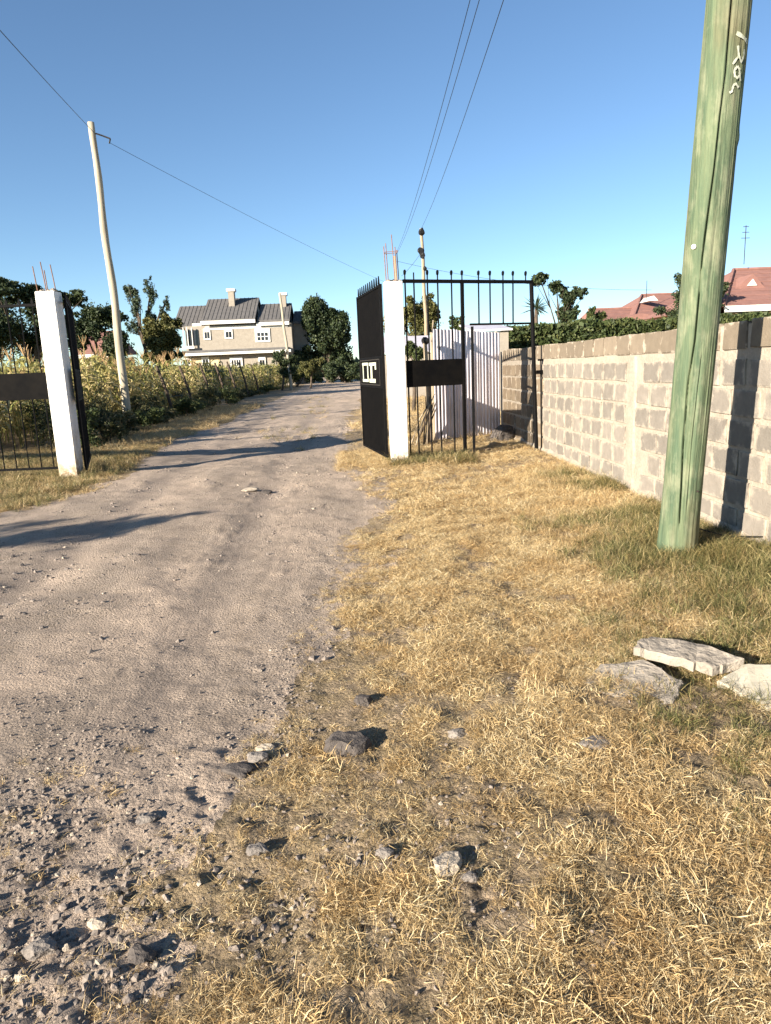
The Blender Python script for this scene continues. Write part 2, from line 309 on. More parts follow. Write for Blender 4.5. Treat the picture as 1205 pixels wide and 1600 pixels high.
# scatter: one object of points whose instances are made by geometry nodes (for stuff only)
def scatter(name, pts, rot, scl, idx, meshes, label, cat, parent=None):
    me = bpy.data.meshes.new(name); me.vertices.add(len(pts)); me.vertices.foreach_set('co', np.asarray(pts, np.float32).ravel())
    a = me.attributes.new('rot', 'FLOAT_VECTOR', 'POINT'); a.data.foreach_set('vector', np.asarray(rot, np.float32).ravel())
    a = me.attributes.new('scl', 'FLOAT', 'POINT'); a.data.foreach_set('value', np.asarray(scl, np.float32))
    a = me.attributes.new('idx', 'INT', 'POINT'); a.data.foreach_set('value', np.asarray(idx, np.int32))
    c = bpy.data.collections.new(name+'_sources')
    for i, sm in enumerate(meshes): c.objects.link(bpy.data.objects.new('%s_source_%02d' % (name, i), sm))
    o = link(name, me, parent)
    g = bpy.data.node_groups.new(name, 'GeometryNodeTree'); g.interface.new_socket('Geometry', in_out='INPUT', socket_type='NodeSocketGeometry'); g.interface.new_socket('Geometry', in_out='OUTPUT', socket_type='NodeSocketGeometry')
    gi = g.nodes.new('NodeGroupInput'); go = g.nodes.new('NodeGroupOutput'); iop = g.nodes.new('GeometryNodeInstanceOnPoints'); ci = g.nodes.new('GeometryNodeCollectionInfo')
    ci.inputs['Collection'].default_value = c; ci.inputs['Separate Children'].default_value = True; ci.inputs['Reset Children'].default_value = True
    def at(n, t): k = g.nodes.new('GeometryNodeInputNamedAttribute'); k.data_type = t; k.inputs[0].default_value = n; return k.outputs['Attribute']
    e = g.nodes.new('FunctionNodeEulerToRotation'); L = g.links.new
    L(gi.outputs[0], iop.inputs['Points']); L(ci.outputs[0], iop.inputs['Instance']); iop.inputs['Pick Instance'].default_value = True
    L(at('idx', 'INT'), iop.inputs['Instance Index']); L(at('rot', 'FLOAT_VECTOR'), e.inputs[0]); L(e.outputs[0], iop.inputs['Rotation']); L(at('scl', 'FLOAT'), iop.inputs['Scale'])
    L(iop.outputs[0], go.inputs[0]); md = o.modifiers.new('scatter', 'NODES'); md.node_group = g
    return tag(o, label, cat, None, 'stuff')

# ------------------------------------------------------------------ ground and road: one height field cut into two sheets
def axis(segs):
    o = [segs[0][0]]
    for a, b, d in segs:
        n = max(1, int(round((b-a)/d))); o += list(np.linspace(a, b, n+1)[1:])
    return np.array(o)
xs = axis([(-900, -100, 80), (-100, -20, 5), (-20, -7, 0.5), (-7, -4.5, 0.12), (-4.5, -1.6, 0.05), (-1.6, 2.2, 0.016), (2.2, 3.4, 0.05), (3.4, 8, 0.5), (8, 100, 8), (100, 900, 80)])
ys = axis([(-200, -10, 30), (-10, 0.9, 0.6), (0.9, 2.8, 0.013), (2.8, 4, 0.02), (4, 7, 0.035), (7, 13, 0.06), (13, 25, 0.15), (25, 60, 0.6), (60, 130, 2.5), (130, 1600, 90)])
X, Y = np.meshgrid(xs, ys); Z = hgt(X, Y); Z = np.where((Y > 60) | (abs(X) > 40), -0.02, Z)
nx = len(xs); V = np.stack([X, Y, Z], -1).reshape(-1, 3)
ii = (np.arange(len(ys)-1)[:, None]*nx+np.arange(nx-1)[None, :]).ravel(); Q = np.stack([ii, ii+1, ii+nx+1, ii+nx], -1)
cx = V[Q].mean(1); rd = on_road(cx[:, 0], cx[:, 1]) & (cx[:, 1] < 200) & (cx[:, 1] > -40)
def sub(q):
    u, inv = np.unique(q, return_inverse=True); return V[u], inv.reshape(q.shape)
for nm, q, m in (('ground', Q[~rd], 'soil'), ('road', Q[rd], 'road')):
    v, f = sub(q); o = link(nm, mesh_np(nm, v, f, M[m], True))
    tag(o, {'ground': 'dry straw-coloured verge and soil beside the dirt road', 'road': 'pale dusty dirt road running through the open gate'}[nm], nm, kind='structure')

# ------------------------------------------------------------------ stone block wall
XW = 3.10; HW = 1.74
wall = thing('block_wall', 'long grey stone block wall with smeared cream mortar behind the green pole', 'wall', (XW, 0, 0))
b_ = MB(); b_.box((0.010, 2.0, -0.25), (0.190, 15.30, HW-0.02)); b_.build('mortar_core', M['mortar'], wall)
def block_mesh(L, Hh, m, seed):
    r = random.Random(seed); bm = bmesh.new(); bmesh.ops.create_cube(bm, size=1)
    for v in bm.verts: v.co = Vector((v.co.x*0.204, v.co.y*L, v.co.z*Hh))
    bmesh.ops.bevel(bm, geom=list(bm.edges), offset=0.006, segments=1, affect='EDGES')
    for v in bm.verts: v.co += Vector((r.uniform(-.002, .002), r.uniform(-.011, .011), r.uniform(-.009, .009)))
    me = bpy.data.meshes.new('block'); bm.to_mesh(me); bm.free(); me.materials.append(m); return me
BM = {k: [block_mesh(0.385*s, 0.205 if k != 'block_top' else 0.214, M[k], i) for i, s in enumerate((1, 0.93, 1.05, 0.88, 1.0))] for k in ('block', 'block_top', 'block_far')}
nb = 0
for row in range(7):
    y = 2.05+random.uniform(0, 0.3)+(0.2 if row % 2 else 0)
    zc = 0.125+row*0.243 if row < 6 else HW-0.1
    while y < 15.15:
        k = 'block_top' if row == 6 else ('block_far' if y > 11.95 else 'block')
        me = random.choice(BM[k])
        if abs(y-7.95) < 0.27 and row < 6: y = 8.30; continue
        o = link('block', me, wall, (0.1-0.002+random.uniform(-0.004, 0.003), y, zc+random.uniform(-0.006, 0.006)), (random.uniform(-.006, .006), 0, random.uniform(-.004, .004)))
        y += 0.405+random.uniform(-0.015, 0.02)
b_ = MB()
pr = [(-0.014+0.006*math.sin(i*1.9), 7.86+0.02*math.sin(i*2.3), z) for i, z in enumerate(np.linspace(-0.2, HW-0.24, 12))]
vs = []; 
for i, z in enumerate(np.linspace(-0.2, HW-0.235, 14)):
    a = 7.86+random.uniform(-.018, .018); c = 8.06+random.uniform(-.018, .018); d = -0.012-random.uniform(0, .006)
    vs.append([(0.02, a-0.02, z), (d, a, z), (d-0.002, (a+c)/2, z), (d, c, z), (0.02, c+0.02, z)])
for i in range(13):
    for j in range(4): b_.poly([vs[i][j], vs[i][j+1], vs[i+1][j+1], vs[i+1][j]])
b_.poly([q for q in vs[-1]]); b_.build('mortar_column', M['mortar'], wall)
b_ = MB()   # lumpy mortar spilled along the foot
n = 160; yy = np.linspace(2.0, 15.3, n)
for i in range(n-1):
    def sec(k): 
        t = 0.05+0.035*vnoise(yy[k]*3, 1.0)*2; g = hz(XW, yy[k]) - 0.05
        return [(-0.06+0.02*vnoise(yy[k]*5, 4), yy[k], g), (-0.02, yy[k], 0.03+t*0.5), (0.02, yy[k], 0.04+t)]
    A, B = sec(i), sec(i+1)
    for j in range(2): b_.poly([A[j], A[j+1], B[j+1], B[j]])
b_.build('mortar_footing', M['mortar'], wall, smooth=True)

# ------------------------------------------------------------------ green utility pole
PX, PY, PR = 2.370, 5.12, 0.133; LEAN = 0.0266; PTOP = 8.9
def pole_axis(z): return (PX+LEAN*z, PY-0.055*z)
crack = [(0.3, -0.055), (0.86, -0.080), (1.3, -0.085), (1.6, -0.067), (2.14, -0.070), (2.65, -0.052), (3.21, -0.038), (3.65, -0.045), (5, -0.03), (9, -0.02)]
CA = np.array(crack)
nseg = 240; zs = axis([(-0.4, 0, 0.1), (0, 4.2, 0.03), (4.2, PTOP, 0.15)]); vv = []
for z in zs:
    ax, ay = pole_axis(z); rr = PR*(1.015-0.006*z) + (0.012*math.exp(-max(z, 0)*5))
    ct = math.asin(np.interp(z, CA[:, 0], CA[:, 1])/PR + 0.06*vnoise(z*3, 2.2)*0.6); dep = 0.045*(0.6+abs(vnoise(z*1.7, 7))*1.2) * (1 if z > 0.3 else 0) * (0.35 if 1.9 < z < 2.05 else 1)
    c2 = math.asin(min(0.9, (0.105 if z > 1.5 else -0.02)/PR)); d2 = 0.010 if (2.5 < z < 3.1 or 0.4 < z < 1.5) else 0
    for j in range(nseg):
        t = 2*math.pi*j/nseg; s = math.sin(t); 
        ang = t if t < math.pi else t-2*math.pi       # 0 = towards the viewer (-y), + = right
        r_ = rr+0.006*vnoise(ang*3+9, z*0.9)+0.004*vnoise(ang*14, z*0.8)+0.002*vnoise(ang*40, z*4)
        r_ -= dep*math.exp(-((ang-ct)/0.034)**2)+d2*math.exp(-((ang-c2-0.03*math.sin(z*5))/0.03)**2)
        r_ += 0.012*math.exp(-((ang-0.95)/0.13)**2-((z-2.86)/0.05)**2) - 0.018*math.exp(-((ang-1.0)/0.12)**2-((z-2.74)/0.06)**2)
        vv.append((ax+r_*math.sin(ang), ay-r_*math.cos(ang), z))
m_ = len(zs); q = (np.arange(m_-1)[:, None]*nseg+np.arange(nseg)[None, :]).ravel(); j1 = (np.arange(m_-1)[:, None]*nseg+(np.arange(nseg)+1)[None, :] % nseg).ravel()
pole = thing('utility_pole', 'big green treated timber pole with a long crack, painted with white marks', 'utility pole', (PX, PY, 0))
me = mesh_np('shaft', np.array(vv)-np.array([PX, PY, 0]), np.stack([q, j1, j1+nseg, q+nseg], -1), M['greenpole'], True); link('shaft', me, pole)
ax, ay = pole_axis(PTOP); MB().tube([(ax-PX, ay-PY, PTOP-0.01), (ax-PX, ay-PY, PTOP+0.02)], 0.126, 24).build('top_cap', M['wood_dark'], pole)
def on_pole(x, z, off=0.003):
    ax, ay = pole_axis(z); d = max(-0.125, min(0.125, x-ax)); r_ = PR*(1.015-0.006*z)+0.002+off
    return Vector((x-PX, ay-math.sqrt(r_*r_-d*d)-PY, z))
def stroke(b, pts, wd):
    P2 = []
    for a, c in zip(pts[:-1], pts[1:]):
        for t in np.linspace(0, 1, 6)[:-1]: P2.append((a[0]+(c[0]-a[0])*t, a[1]+(c[1]-a[1])*t))
    P2.append(pts[-1]); i0 = len(b.v)
    for k, p in enumerate(P2):
        a, c = P2[max(0, k-1)], P2[min(len(P2)-1, k+1)]; d = Vector((c[0]-a[0], c[1]-a[1])).normalized(); nn = Vector((-d.y, d.x)); w_ = wd*(0.5+0.12*math.sin(k*1.7))
        for s in (-1, 0, 1): b.v.append(tuple(on_pole(p[0]+nn.x*w_*s, p[1]+nn.y*w_*s)))
    for k in range(len(P2)-1):
        for s in (0, 1): q_ = i0+k*3+s; b.f.append([q_, q_+1, q_+4, q_+3])
for pts, wd in (([(2.462, 3.436), (2.557, 3.396)], 0.022), ([(2.478, 3.367), (2.489, 3.312), (2.453, 3.265)], 0.014), ([(2.489, 3.312), (2.512, 3.279), (2.529, 3.315), (2.529, 3.352)], 0.013),
                ([(2.484, 3.254), (2.503, 3.238), (2.507, 3.205), (2.492, 3.188), (2.472, 3.200), (2.466, 3.230), (2.484, 3.254)], 0.014), ([(2.506, 3.225), (2.518, 3.174)], 0.012), ([(2.446, 3.105), (2.461, 3.113), (2.467, 3.145), (2.482, 3.158), (2.507, 3.136)], 0.013)):
    b_ = MB(); stroke(b_, pts, wd); b_.build('painted_character', M['text'], pole)
b_ = MB(); p = on_pole(2.315, 2.206, 0.0); b_.tube([p, p+Vector((-0.008, -0.008, 0))], 0.016, 12).build('white_tag', M['white'], pole)
p = on_pole(2.435, 0.53, -0.004); MB().tube([p, p+Vector((0.0, -0.012, 0))], 0.008, 8).build('nail', M['steel_dark'], pole)
ax, ay = pole_axis(8.6)
for dx in (-0.25, -0.05, 0.28):
    MB().tube([(ax-PX+dx, ay-PY-0.02, 8.6), (ax-PX+dx, ay-PY-0.02, 8.72)], [0.03, 0.045], 8).build('insulator', M['insul'], pole)
MB().box((ax-PX-0.4, ay-PY-0.2, 8.50), (ax-PX+0.4, ay-PY-0.145, 8.60)).build('crossarm', M['steel_dark'], pole)

# ------------------------------------------------------------------ gate pillars
def pillar(x0, x1, y, top, label, bars, tie):
    w_ = x1-x0; p = thing('gate_pillar', label, 'pillar', ((x0+x1)/2, y+w_/2, 0))
    bm = bmesh.new(); bmesh.ops.create_cube(bm, size=1)
    for v in bm.verts: v.co = Vector((v.co.x*w_, v.co.y*w_, (v.co.z+0.5)*(top+0.3)-0.3))
    bmesh.ops.subdivide_edges(bm, edges=[e for e in bm.edges if abs(e.verts[0].co.z-e.verts[1].co.z) > 0.1], cuts=14)
    bmesh.ops.bevel(bm, geom=[e for e in bm.edges if abs(e.verts[0].co.x) > w_*0.49 and abs(e.verts[1].co.x) > w_*0.49 and abs(e.verts[0].co.y) > w_*0.49 and abs(e.verts[1].co.y) > w_*0.49], offset=0.008, segments=2, affect='EDGES')
    for v in bm.verts: v.co += Vector((0.004*float(vnoise(v.co.z*3, v.co.y*3+5)), 0.004*float(vnoise(v.co.z*3+8, v.co.x*3)), 0))
    me = bpy.data.meshes.new('shaft'); bm.to_mesh(me); bm.free(); me.materials.append(M['whitewash']); link('shaft', me, p)
    for i in range(9):
        o = link('rubble', rock_mesh('rubble', M['concrete'], i+40, 1, 0.7), p, (random.uniform(-.4, .4)*w_, random.uniform(-.4, .4)*w_, top+0.015)); o.scale = [random.uniform(.03, .06)]*3
    for dx, dy, hh, ln in bars:
        MB().tube([(dx, dy, top-0.05), (dx+ln*0.5, dy, top+hh*0.5), (dx+ln, dy, top+hh)], 0.0075, 6).build('rebar', M['rebar'], p)
    if tie: 
        z = top+tie; MB().tube([(-.10, -.08, z), (.09, -.08, z+.01), (.09, .08, z+.01), (-.10, .08, z), (-.10, -.08, z)], 0.005, 5).build('rebar_tie', M['rebar'], p)
    return p
pillar(-4.69, -4.405, 11.22, 2.82, 'white pillar with black gate leaf on the left side of the road, short rebar on top', [(-.11, -.1, .36, -.03), (-.04, .1, .33, -.02), (.02, -.1, .42, -.04), (.10, .05, .40, -.04)], 0)
pillar(0.500, 0.775, 10.90, 2.735, 'white pillar beside the wall-side fence, tall rebar with a tie on top', [(-.10, -.08, .50, -.02), (-.06, .09, .57, -.02), (.03, -.08, .66, -.03), (.07, .0, .50, -.02), (.10, .09, .47, -.02)], 0.42)

# ------------------------------------------------------------------ gate leaves and railings
spike_me = MB().prism([(-0.022, 0, 0.02), (0, 0, 0.0), (0.022, 0, 0.02), (0, 0, 0.10)], (0, 0.010, 0)); 
spike_me = mesh_np('spike', spike_me.v, spike_me.f, M['black'])
ball_me = rock_mesh('finial', M['black'], 3, 2, 1.25, 0.0)
def bar_mesh(L, r=0.0095, n=6):
    b = MB().tube([(0, 0, 0), (0, 0, L)], r, n); return mesh_np('bar', b.v, b.f, M['black'])
def leaf(name, label, A, B, z0, z1, nb, letters=False, px0=0.08, px1=0.86):
    A = Vector(A); B = Vector(B); L = (B-A).length; ang = math.atan2(B.y-A.y, B.x-A.x)
    g = thing(name, label, 'gate', (A.x, A.y, 0), ang)
    for a, b in (((0, -.02, z0), (0.04, .02, z1)), ((L-.04, -.02, z0), (L, .02, z1))): MB().box(a, b).build('frame_post', M['black'], g)
    for z in (z0, z1-0.04, 1.18, 1.64): MB().box((0.041, -.018, z), (L-.041, .018, z+.035)).build('rail', M['black'], g)
    bl = bar_mesh(1.18-z0-0.035); bu = bar_mesh(z1-0.04-1.675)
    for i in range(nb):
        x = 0.04+(L-0.08)*(i+1)/(nb+1); link('bar', bl, g, (x, 0, z0+0.035)); link('bar', bu, g, (x, 0, 1.675))
        
        if i % 2 == 0: o = link('spike', spike_me, g, (x, -0.008, z1-0.010)); o.scale = (1.7, 1.6, 1.35)
    pl = MB().box((0.05, -.012, 1.216), (L-.05, .012, 1.639)).build('plate', M['black_plate'], g)
    return g, pl, L
g1, pl1, L1 = leaf('gate_leaf', 'black barred gate leaf with white painted lettering, open beside the wall-side pillar', (0.452, 11.02), (0.115, 12.95), 0.12, 2.72, 21)
# lettering and beaded border on the camera side of the plate (local -y is the side towards the road when the leaf points away)
side = 1 if (Matrix.Rotation(g1.rotation_euler.z, 3, 'Z') @ Vector((0, 1, 0))).x < 0 else -1
yl = side*0.0135
def lb(a, b, m='text', nm='letter_stroke'): MB().box((a[0], min(yl, yl+side*.003), a[1]), (b[0], max(yl, yl+side*.003), b[1])).build(nm, M[m], pl1)
u1, u0_ = L1-0.26, 0.50   # far and near end of the word
for a, b in (((u1-0.52, 1.545), (u1, 1.590)), ((u1-0.52, 1.270), (u1, 1.315)), ((u1-0.52, 1.318), (u1-0.44, 1.542)), ((u1-0.10, 1.318), (u1-0.03, 1.542)),
             ((u1-1.18, 1.535), (u1-0.60, 1.585)), ((u1-0.86, 1.330), (u1-0.72, 1.532)), ((u1-1.18, 1.470), (u1-1.08, 1.532)), ((u1-1.10, 1.262), (u1-0.60, 1.325))): lb(a, b)
for a, b in (((0.25, 1.620), (L1-.07, 1.634)), ((0.25, 1.222), (L1-.07, 1.236)), ((L1-.085, 1.238), (L1-.07, 1.618)), ((0.25, 1.238), (0.27, 1.618))): lb(a, b, 'steel_dark', 'border_strip')
leaf('gate_leaf', 'black barred gate leaf seen edge-on behind the white pillar on the road\'s left side', (-4.30, 11.32), (-4.90, 13.15), 0.10, 2.70, 19)
# fixed railing between pillar and wall
fr = thing('railing', 'black spiked railing with a solid plate between the white pillar and the block wall', 'railing', (0.80, 10.98, 0), math.atan2(0.75, 2.1))
FL = 2.24; sc = FL/2.1
def fx(x): return (x-0.80)*sc
barx = [0.815, 0.95, 1.16, 1.32, 1.54]
MB().box((-0.02, -.02, 2.715), (fx(2.90), .02, 2.765)).build('top_rail', M['black'], fr)
MB().box((fx(1.83), -.015, 2.085), (fx(2.86), .015, 2.115)).build('wicket_head_rail', M['black'], fr)
MB().box((-0.01, -.010, 1.185), (fx(1.70), .010, 1.585)).build('plate', M['black_plate'], fr)
MB().box((0.0, -.017, 0.10), (fx(1.70), .017, 0.135)).build('bottom_rail', M['black'], fr)
bl = bar_mesh(1.185+0.05, .012); bu = bar_mesh(2.715-1.585, .012)
for x in barx: link('bar', bl, fr, (fx(x), 0, -0.05)); link('bar', bu, fr, (fx(x), 0, 1.585))
bs = bar_mesh(0.6, .012)
for x in (1.98, 2.17, 2.39, 2.56): link('bar', bs, fr, (fx(x), 0, 2.115))
for i, x in enumerate(barx+[1.71, 1.98, 2.17, 2.39, 2.56, 2.78]):
    link('spike_stem', bar_mesh(0.10, 0.010), fr, (fx(x), 0, 2.765))
    if i != 1: o = link('finial', ball_me, fr, (fx(x), 0, 2.865)); o.scale = (0.024, 0.024, 0.036)
MB().box((fx(1.71)-.022, -.022, -0.1), (fx(1.71)+.022, .022, 2.714)).build('post', M['black'], fr)
MB().tube([(fx(2.98), 0, -0.1), (fx(2.88), 0, 2.714)], 0.034, 10).build('post', M['black'], fr)
MB().box((fx(2.98), -.02, 1.29), (fx(3.10), .02, 1.35)).build('latch', M['black'], fr); MB().box((fx(3.0), -.01, 1.50), (fx(3.09), .01, 1.53)).build('latch', M['black'], fr)
MB().tube([(fx(3.08), 0.02, -0.05), (fx(3.06), 0.02, 1.5)], 0.010, 6).build('latch_rod', M['steel_dark'], fr)
# wicket leaf, standing open, edge-on
wk = thing('wicket_gate', 'narrow black wicket gate standing open edge-on in the railing', 'gate', (1.870, 11.37, 0), math.atan2(11.37, 1.93))
MB().box((0, -.022, 0.03), (0.045, .022, 2.07)).build('frame_post', M['black'], wk); MB().box((0.91, -.018, 0.08), (0.95, .018, 2.04)).build('frame_post', M['black'], wk)
for z in (0.10, 1.10, 1.5, 2.0): MB().box((0.046, -.015, z), (0.909, .015, z+.03)).build('rail', M['black'], wk)
bw = bar_mesh(1.86)
for i in range(7): link('bar', bw, wk, (0.10+i*0.115, 0, 0.135))
# fixed railing left of the left pillar
fl = thing('railing', 'black spiked railing with a solid plate running off to the left of the white pillar', 'railing', (-4.71, 11.36, 0), math.pi-0.03)
FW = 6.2
MB().box((0, -.02, 2.62), (FW, .02, 2.66)).build('top_rail', M['black'], fl); MB().box((0, -.012, 1.235), (FW, .012, 1.64)).build('plate', M['black_plate'], fl)
MB().box((0, -.018, 0.14), (FW, .018, 0.175)).build('bottom_rail', M['black'], fl)
bl = bar_mesh(1.235-0.175+0.0); bu = bar_mesh(2.62-1.64)
for i in range(31):
    x = 0.10+i*0.195
    link('bar', bl, fl, (x, 0, 0.175)); link('bar', bu, fl, (x, 0, 1.64)); link('spike', spike_me, fl, (x, -.005, 2.655))
MB().box((FW+.001, -.03, -.1), (FW+.06, .03, 2.7)).build('post', M['black'], fl)

# ------------------------------------------------------------------ corrugated iron screen
shed = thing('iron_screen', 'pale corrugated iron screen behind the railing, meeting the block wall', 'screen')
A = Vector((1.575, 14.33, 0)); B = Vector((3.06, 15.10, 0)); d = (B-A).normalized(); LL = (B-A).length; ns = Vector((-d.y, d.x, 0))
def sheet(name, o, d, wd, z0, z1, parent, off=0.0, m='iron', dz=0.0):
    n = int(wd/0.084*8); nn = Vector((d.y, -d.x, 0)); b = MB()
    for i in range(n+1):
        t = wd*i/n; p = o+d*t+nn*(0.012*math.sin(2*math.pi*t/0.084)+off)
        zz = dz*(i/n); b.v += [(p.x, p.y, z0), (p.x, p.y, z0+(z1-z0)*0.5+zz*.5), (p.x, p.y, z1+zz)]
    for i in range(n):
        for k in (0, 1): b.f.append([i*3+k, i*3+3+k, i*3+4+k, i*3+1+k])
    return b.build(name, M[m], parent, smooth=True)
w3 = LL/3+0.03
for i in range(3): sheet('sheet', A+d*(i*LL/3), d, w3 if i < 2 else LL/3, 0.02, 2.20-i*0.035, shed, 0.004*(i % 2), dz=-0.02)
for t in (0.02, LL-0.05): p = A+d*t+ns*0.06; MB().tube([(p.x, p.y, -.1), (p.x, p.y, 2.14)], 0.035, 8).build('corner_post', M['wood'], shed)
for z in (0.4, 1.1, 1.9): MB().tube([A+d*0.05+ns*0.05+Vector((0, 0, z)), B-d*0.05+ns*0.05+Vector((0, 0, z-.03))], 0.02, 6).build('batten', M['wood'], shed)
# wooden post with a dark bundle, and dead branches leaning at the shed's left
wp = thing('wooden_post', 'short weathered post with a dark rag bundle on top beside the iron screen', 'post', (1.42, 14.05, 0))
MB().tube([(0, 0, -.1), (0.0, 0, .9), (-.03, 0, 1.98)], [.05, .045, .04], 9).build('post_shaft', M['wood'], wp)
o = link('rag_bundle', rock_mesh('rag_bundle', M['insul'], 12, 2, 0.6, 0.5), wp, (-.02, 0, 1.97)); o.scale = (.09, .08, .13)
MB().tube([(.1, 0, 1.95), (.14, 0, 2.35)], .012, 5).build('stick', M['wood'], wp)
br = thing('branch_pile', 'heap of grey dead branches leaning against the iron screen\'s left corner', 'branches', (1.30, 13.7, 0))
for i in range(11):
    a = random.uniform(-1, 1)*0.5; p0 = Vector((random.uniform(-.35, .15), random.uniform(-.1, .4), 0)); p1 = Vector((0.18+random.uniform(-.12, .1), 0.3, random.uniform(.4, 1.0)))
    MB().tube([p0, (p0+p1)/2+Vector((random.uniform(-.06, .06), 0, random.uniform(-.05, .1))), p1], [random.uniform(.012, .03), .018, .008], 6).build('branch', M['wood' if i % 2 else 'wood_dark'], br)
bd = tag(link('rock_and_shadow', rock_mesh('rock_and_shadow', M['rock_dark'], 77, 3, 0.85, 0.35), None, (2.86, 13.9, 0.11)), 'dark rock lump, partly standing in for the shadow, in the corner where the iron screen meets the wall', 'rock'); bd.scale = (.26, .2, .25)  # dark lump covers both an object and the foot of the corner shadow
CL = ['long brown earth clod in the middle of the wicket opening', 'largest brown earth clod before the iron screen', 'brown earth clod nearest the block wall', 'smallest brown earth clod beside the wicket gate foot', 'brown earth clod at the left before the iron screen']
for i, (x, y, s) in enumerate(((2.15, 12.1, .10), (2.45, 12.6, .13), (2.7, 12.2, .08), (2.3, 11.75, .07), (1.6, 13.1, .09))):
    o = tag(link('earth_clod', rock_mesh('earth_clod', M['soil'], 90+i, 2, 0.5, 0.5), None, (x, y, hz(x, y)+s*.2)), CL[i], 'clod', 'earth clods behind the wicket gate'); o.scale = (s*1.5, s, s)

# ------------------------------------------------------------------ broken concrete slabs and loose stones in the foreground
def slab(label, pts, th, m, tilt=0.0):
    c = np.mean(np.array(pts), 0); b = bmesh.new(); out = []
    for k in range(len(pts)):
        a, e = np.array(pts[k]), np.array(pts[(k+1) % len(pts)])
        for t in [0]+sorted(random.uniform(.1, .9) for _ in range(4)): out.append(a+(e-a)*t+np.array([random.gauss(0, .006), random.gauss(0, .006), random.gauss(0, .002)]))
    lo = [b.verts.new(Vector(p-c)-Vector((0, 0, th))) for p in out]; hi = [b.verts.new(Vector(p-c)) for p in out]
    md = [b.verts.new(Vector((p-c)*0.97)+Vector((0, 0, 0.005+random.gauss(0, .002)))) for p in out]
    n = len(out)
    for i in range(n): j = (i+1) % n; b.faces.new((lo[i], lo[j], hi[j], hi[i])); b.faces.new((hi[i], hi[j], md[j], md[i]))
    b.faces.new(md); b.faces.new(lo[::-1])
    bmesh.ops.triangulate(b, faces=[f for f in b.faces if len(f.verts) > 4]); bmesh.ops.subdivide_edges(b, edges=[e for e in b.edges if e.calc_length() > .06], cuts=3, use_grid_fill=True)
    for v in b.verts:
        x, y = v.co.x+c[0], v.co.y+c[1]; v.co.z += 0.014*float(fbm(x, y, 9, 2, 6))+0.009*float(fbm(x, y, 32, 3, 16)); v.co.x += 0.006*float(fbm(v.co.z*30+x, y, 20, 1)); 
    me = bpy.data.meshes.new('concrete_slab'); b.to_mesh(me); b.free(); me.materials.append(M[m])
    return tag(link('concrete_slab', me, None, tuple(c)), label, 'slab')
slab('flat grey broken concrete slab, nearest of the slabs below the green pole', [(0.99, 3.05, .025), (1.12, 3.17, .05), (1.31, 3.15, .065), (1.42, 2.94, .06), (1.31, 2.80, .022), (1.10, 2.80, .005)], 0.09, 'concrete')
slab('tilted grey-brown slab leaning over the flat slab and casting a dark gap', [(1.29, 3.22, .110), (1.42, 3.32, .125), (1.62, 3.22, .115), (1.74, 3.02, .105), (1.58, 3.00, .085), (1.44, 3.10, .10)], 0.04, 'concrete')
slab('pale cream slab piece at the picture\'s right edge beside the tilted slab', [(1.58, 2.94, .045), (1.72, 3.0, .085), (2.0, 2.93, .095), (2.0, 2.70, .045), (1.68, 2.73, .02)], 0.10, 'concrete_pale')
def rock(x, y, s, m, label, seed, rz=0, flat=0.7, name='rock', el=1.3, group=None):
    o = tag(link(name, rock_mesh(name, M[m], seed, 3, flat, 0.35), None, (x, y, hz(x, y)+s*0.22), (0, 0, rz)), label, 'rock', group); o.scale = (s*el, s, s); return o
rock(-0.10, 2.64, .075, 'rock_dark', 'dark brown block-like rock casting a long shadow onto the straw', 1, 0.1, 0.8, el=1.3)
rock(-0.035, 3.01, .040, 'rock_dark', 'small black stone lying in the straw above the dark block-like rock', 2)
rock(-0.46, 2.60, .040, 'rock_grey', 'angular grey stone in the dark cluster at the road edge', 3)
rock(-0.52, 2.53, .060, 'rock_dark', 'flat dark stone lying at the left of the dark cluster', 4, flat=.4)
rock(-0.44, 2.68, .034, 'rock_pale', 'pale white-topped stone behind the dark cluster at the road edge', 5)
rock(-0.38, 2.02, .030, 'rock_grey', 'fist-sized grey stone with a black shadow in the lower left gravel', 6)
rock(-0.64, 1.63, .034, 'rock_dark', 'black stone in the gravel at the bottom left', 7)
rock(0.20, 1.86, .045, 'rock_pale', 'cream coloured stone half buried in straw at the bottom centre', 8, 0.8, .6)
rock(0.26, 1.80, .022, 'rock_grey', 'small grey stone right beside the cream stone in the straw', 9)
rock(0.86, 2.47, .055, 'rock_grey', 'grey-brown stone in the grass below the flat slab', 10, flat=.55)
rock(-0.93, 1.70, .038, 'rock_grey', 'largest grey stone of the gravel near the bottom left corner', 11)
rock(-0.80, 1.78, .026, 'rock_pale', 'pale stone in the gravel near the bottom left corner', 12)
rock(0.02, 1.93, .026, 'rock_grey', 'rounded grey stone left of the cream stone in the straw', 13)
rock(0.35, 2.66, .035, 'rock_grey', 'grey stone between the dark block-like rock and the flat slab', 14)
rock(-1.23, 9.2, .07, 'rock_dark', 'lone dark stone on the open road before the gate', 15, flat=.5)
rock(-1.45, 9.3, .09, 'rock_pale', 'low pale stone beside the lone dark stone on the road', 16, flat=.3)
rock(1.00, 1.50, .03, 'rock_dark', 'dark stone in the straw at the bottom right', 17)
rock(-0.80, 2.25, .03, 'rock_grey', 'small grey stone on the bare road left of the dark cluster', 18)

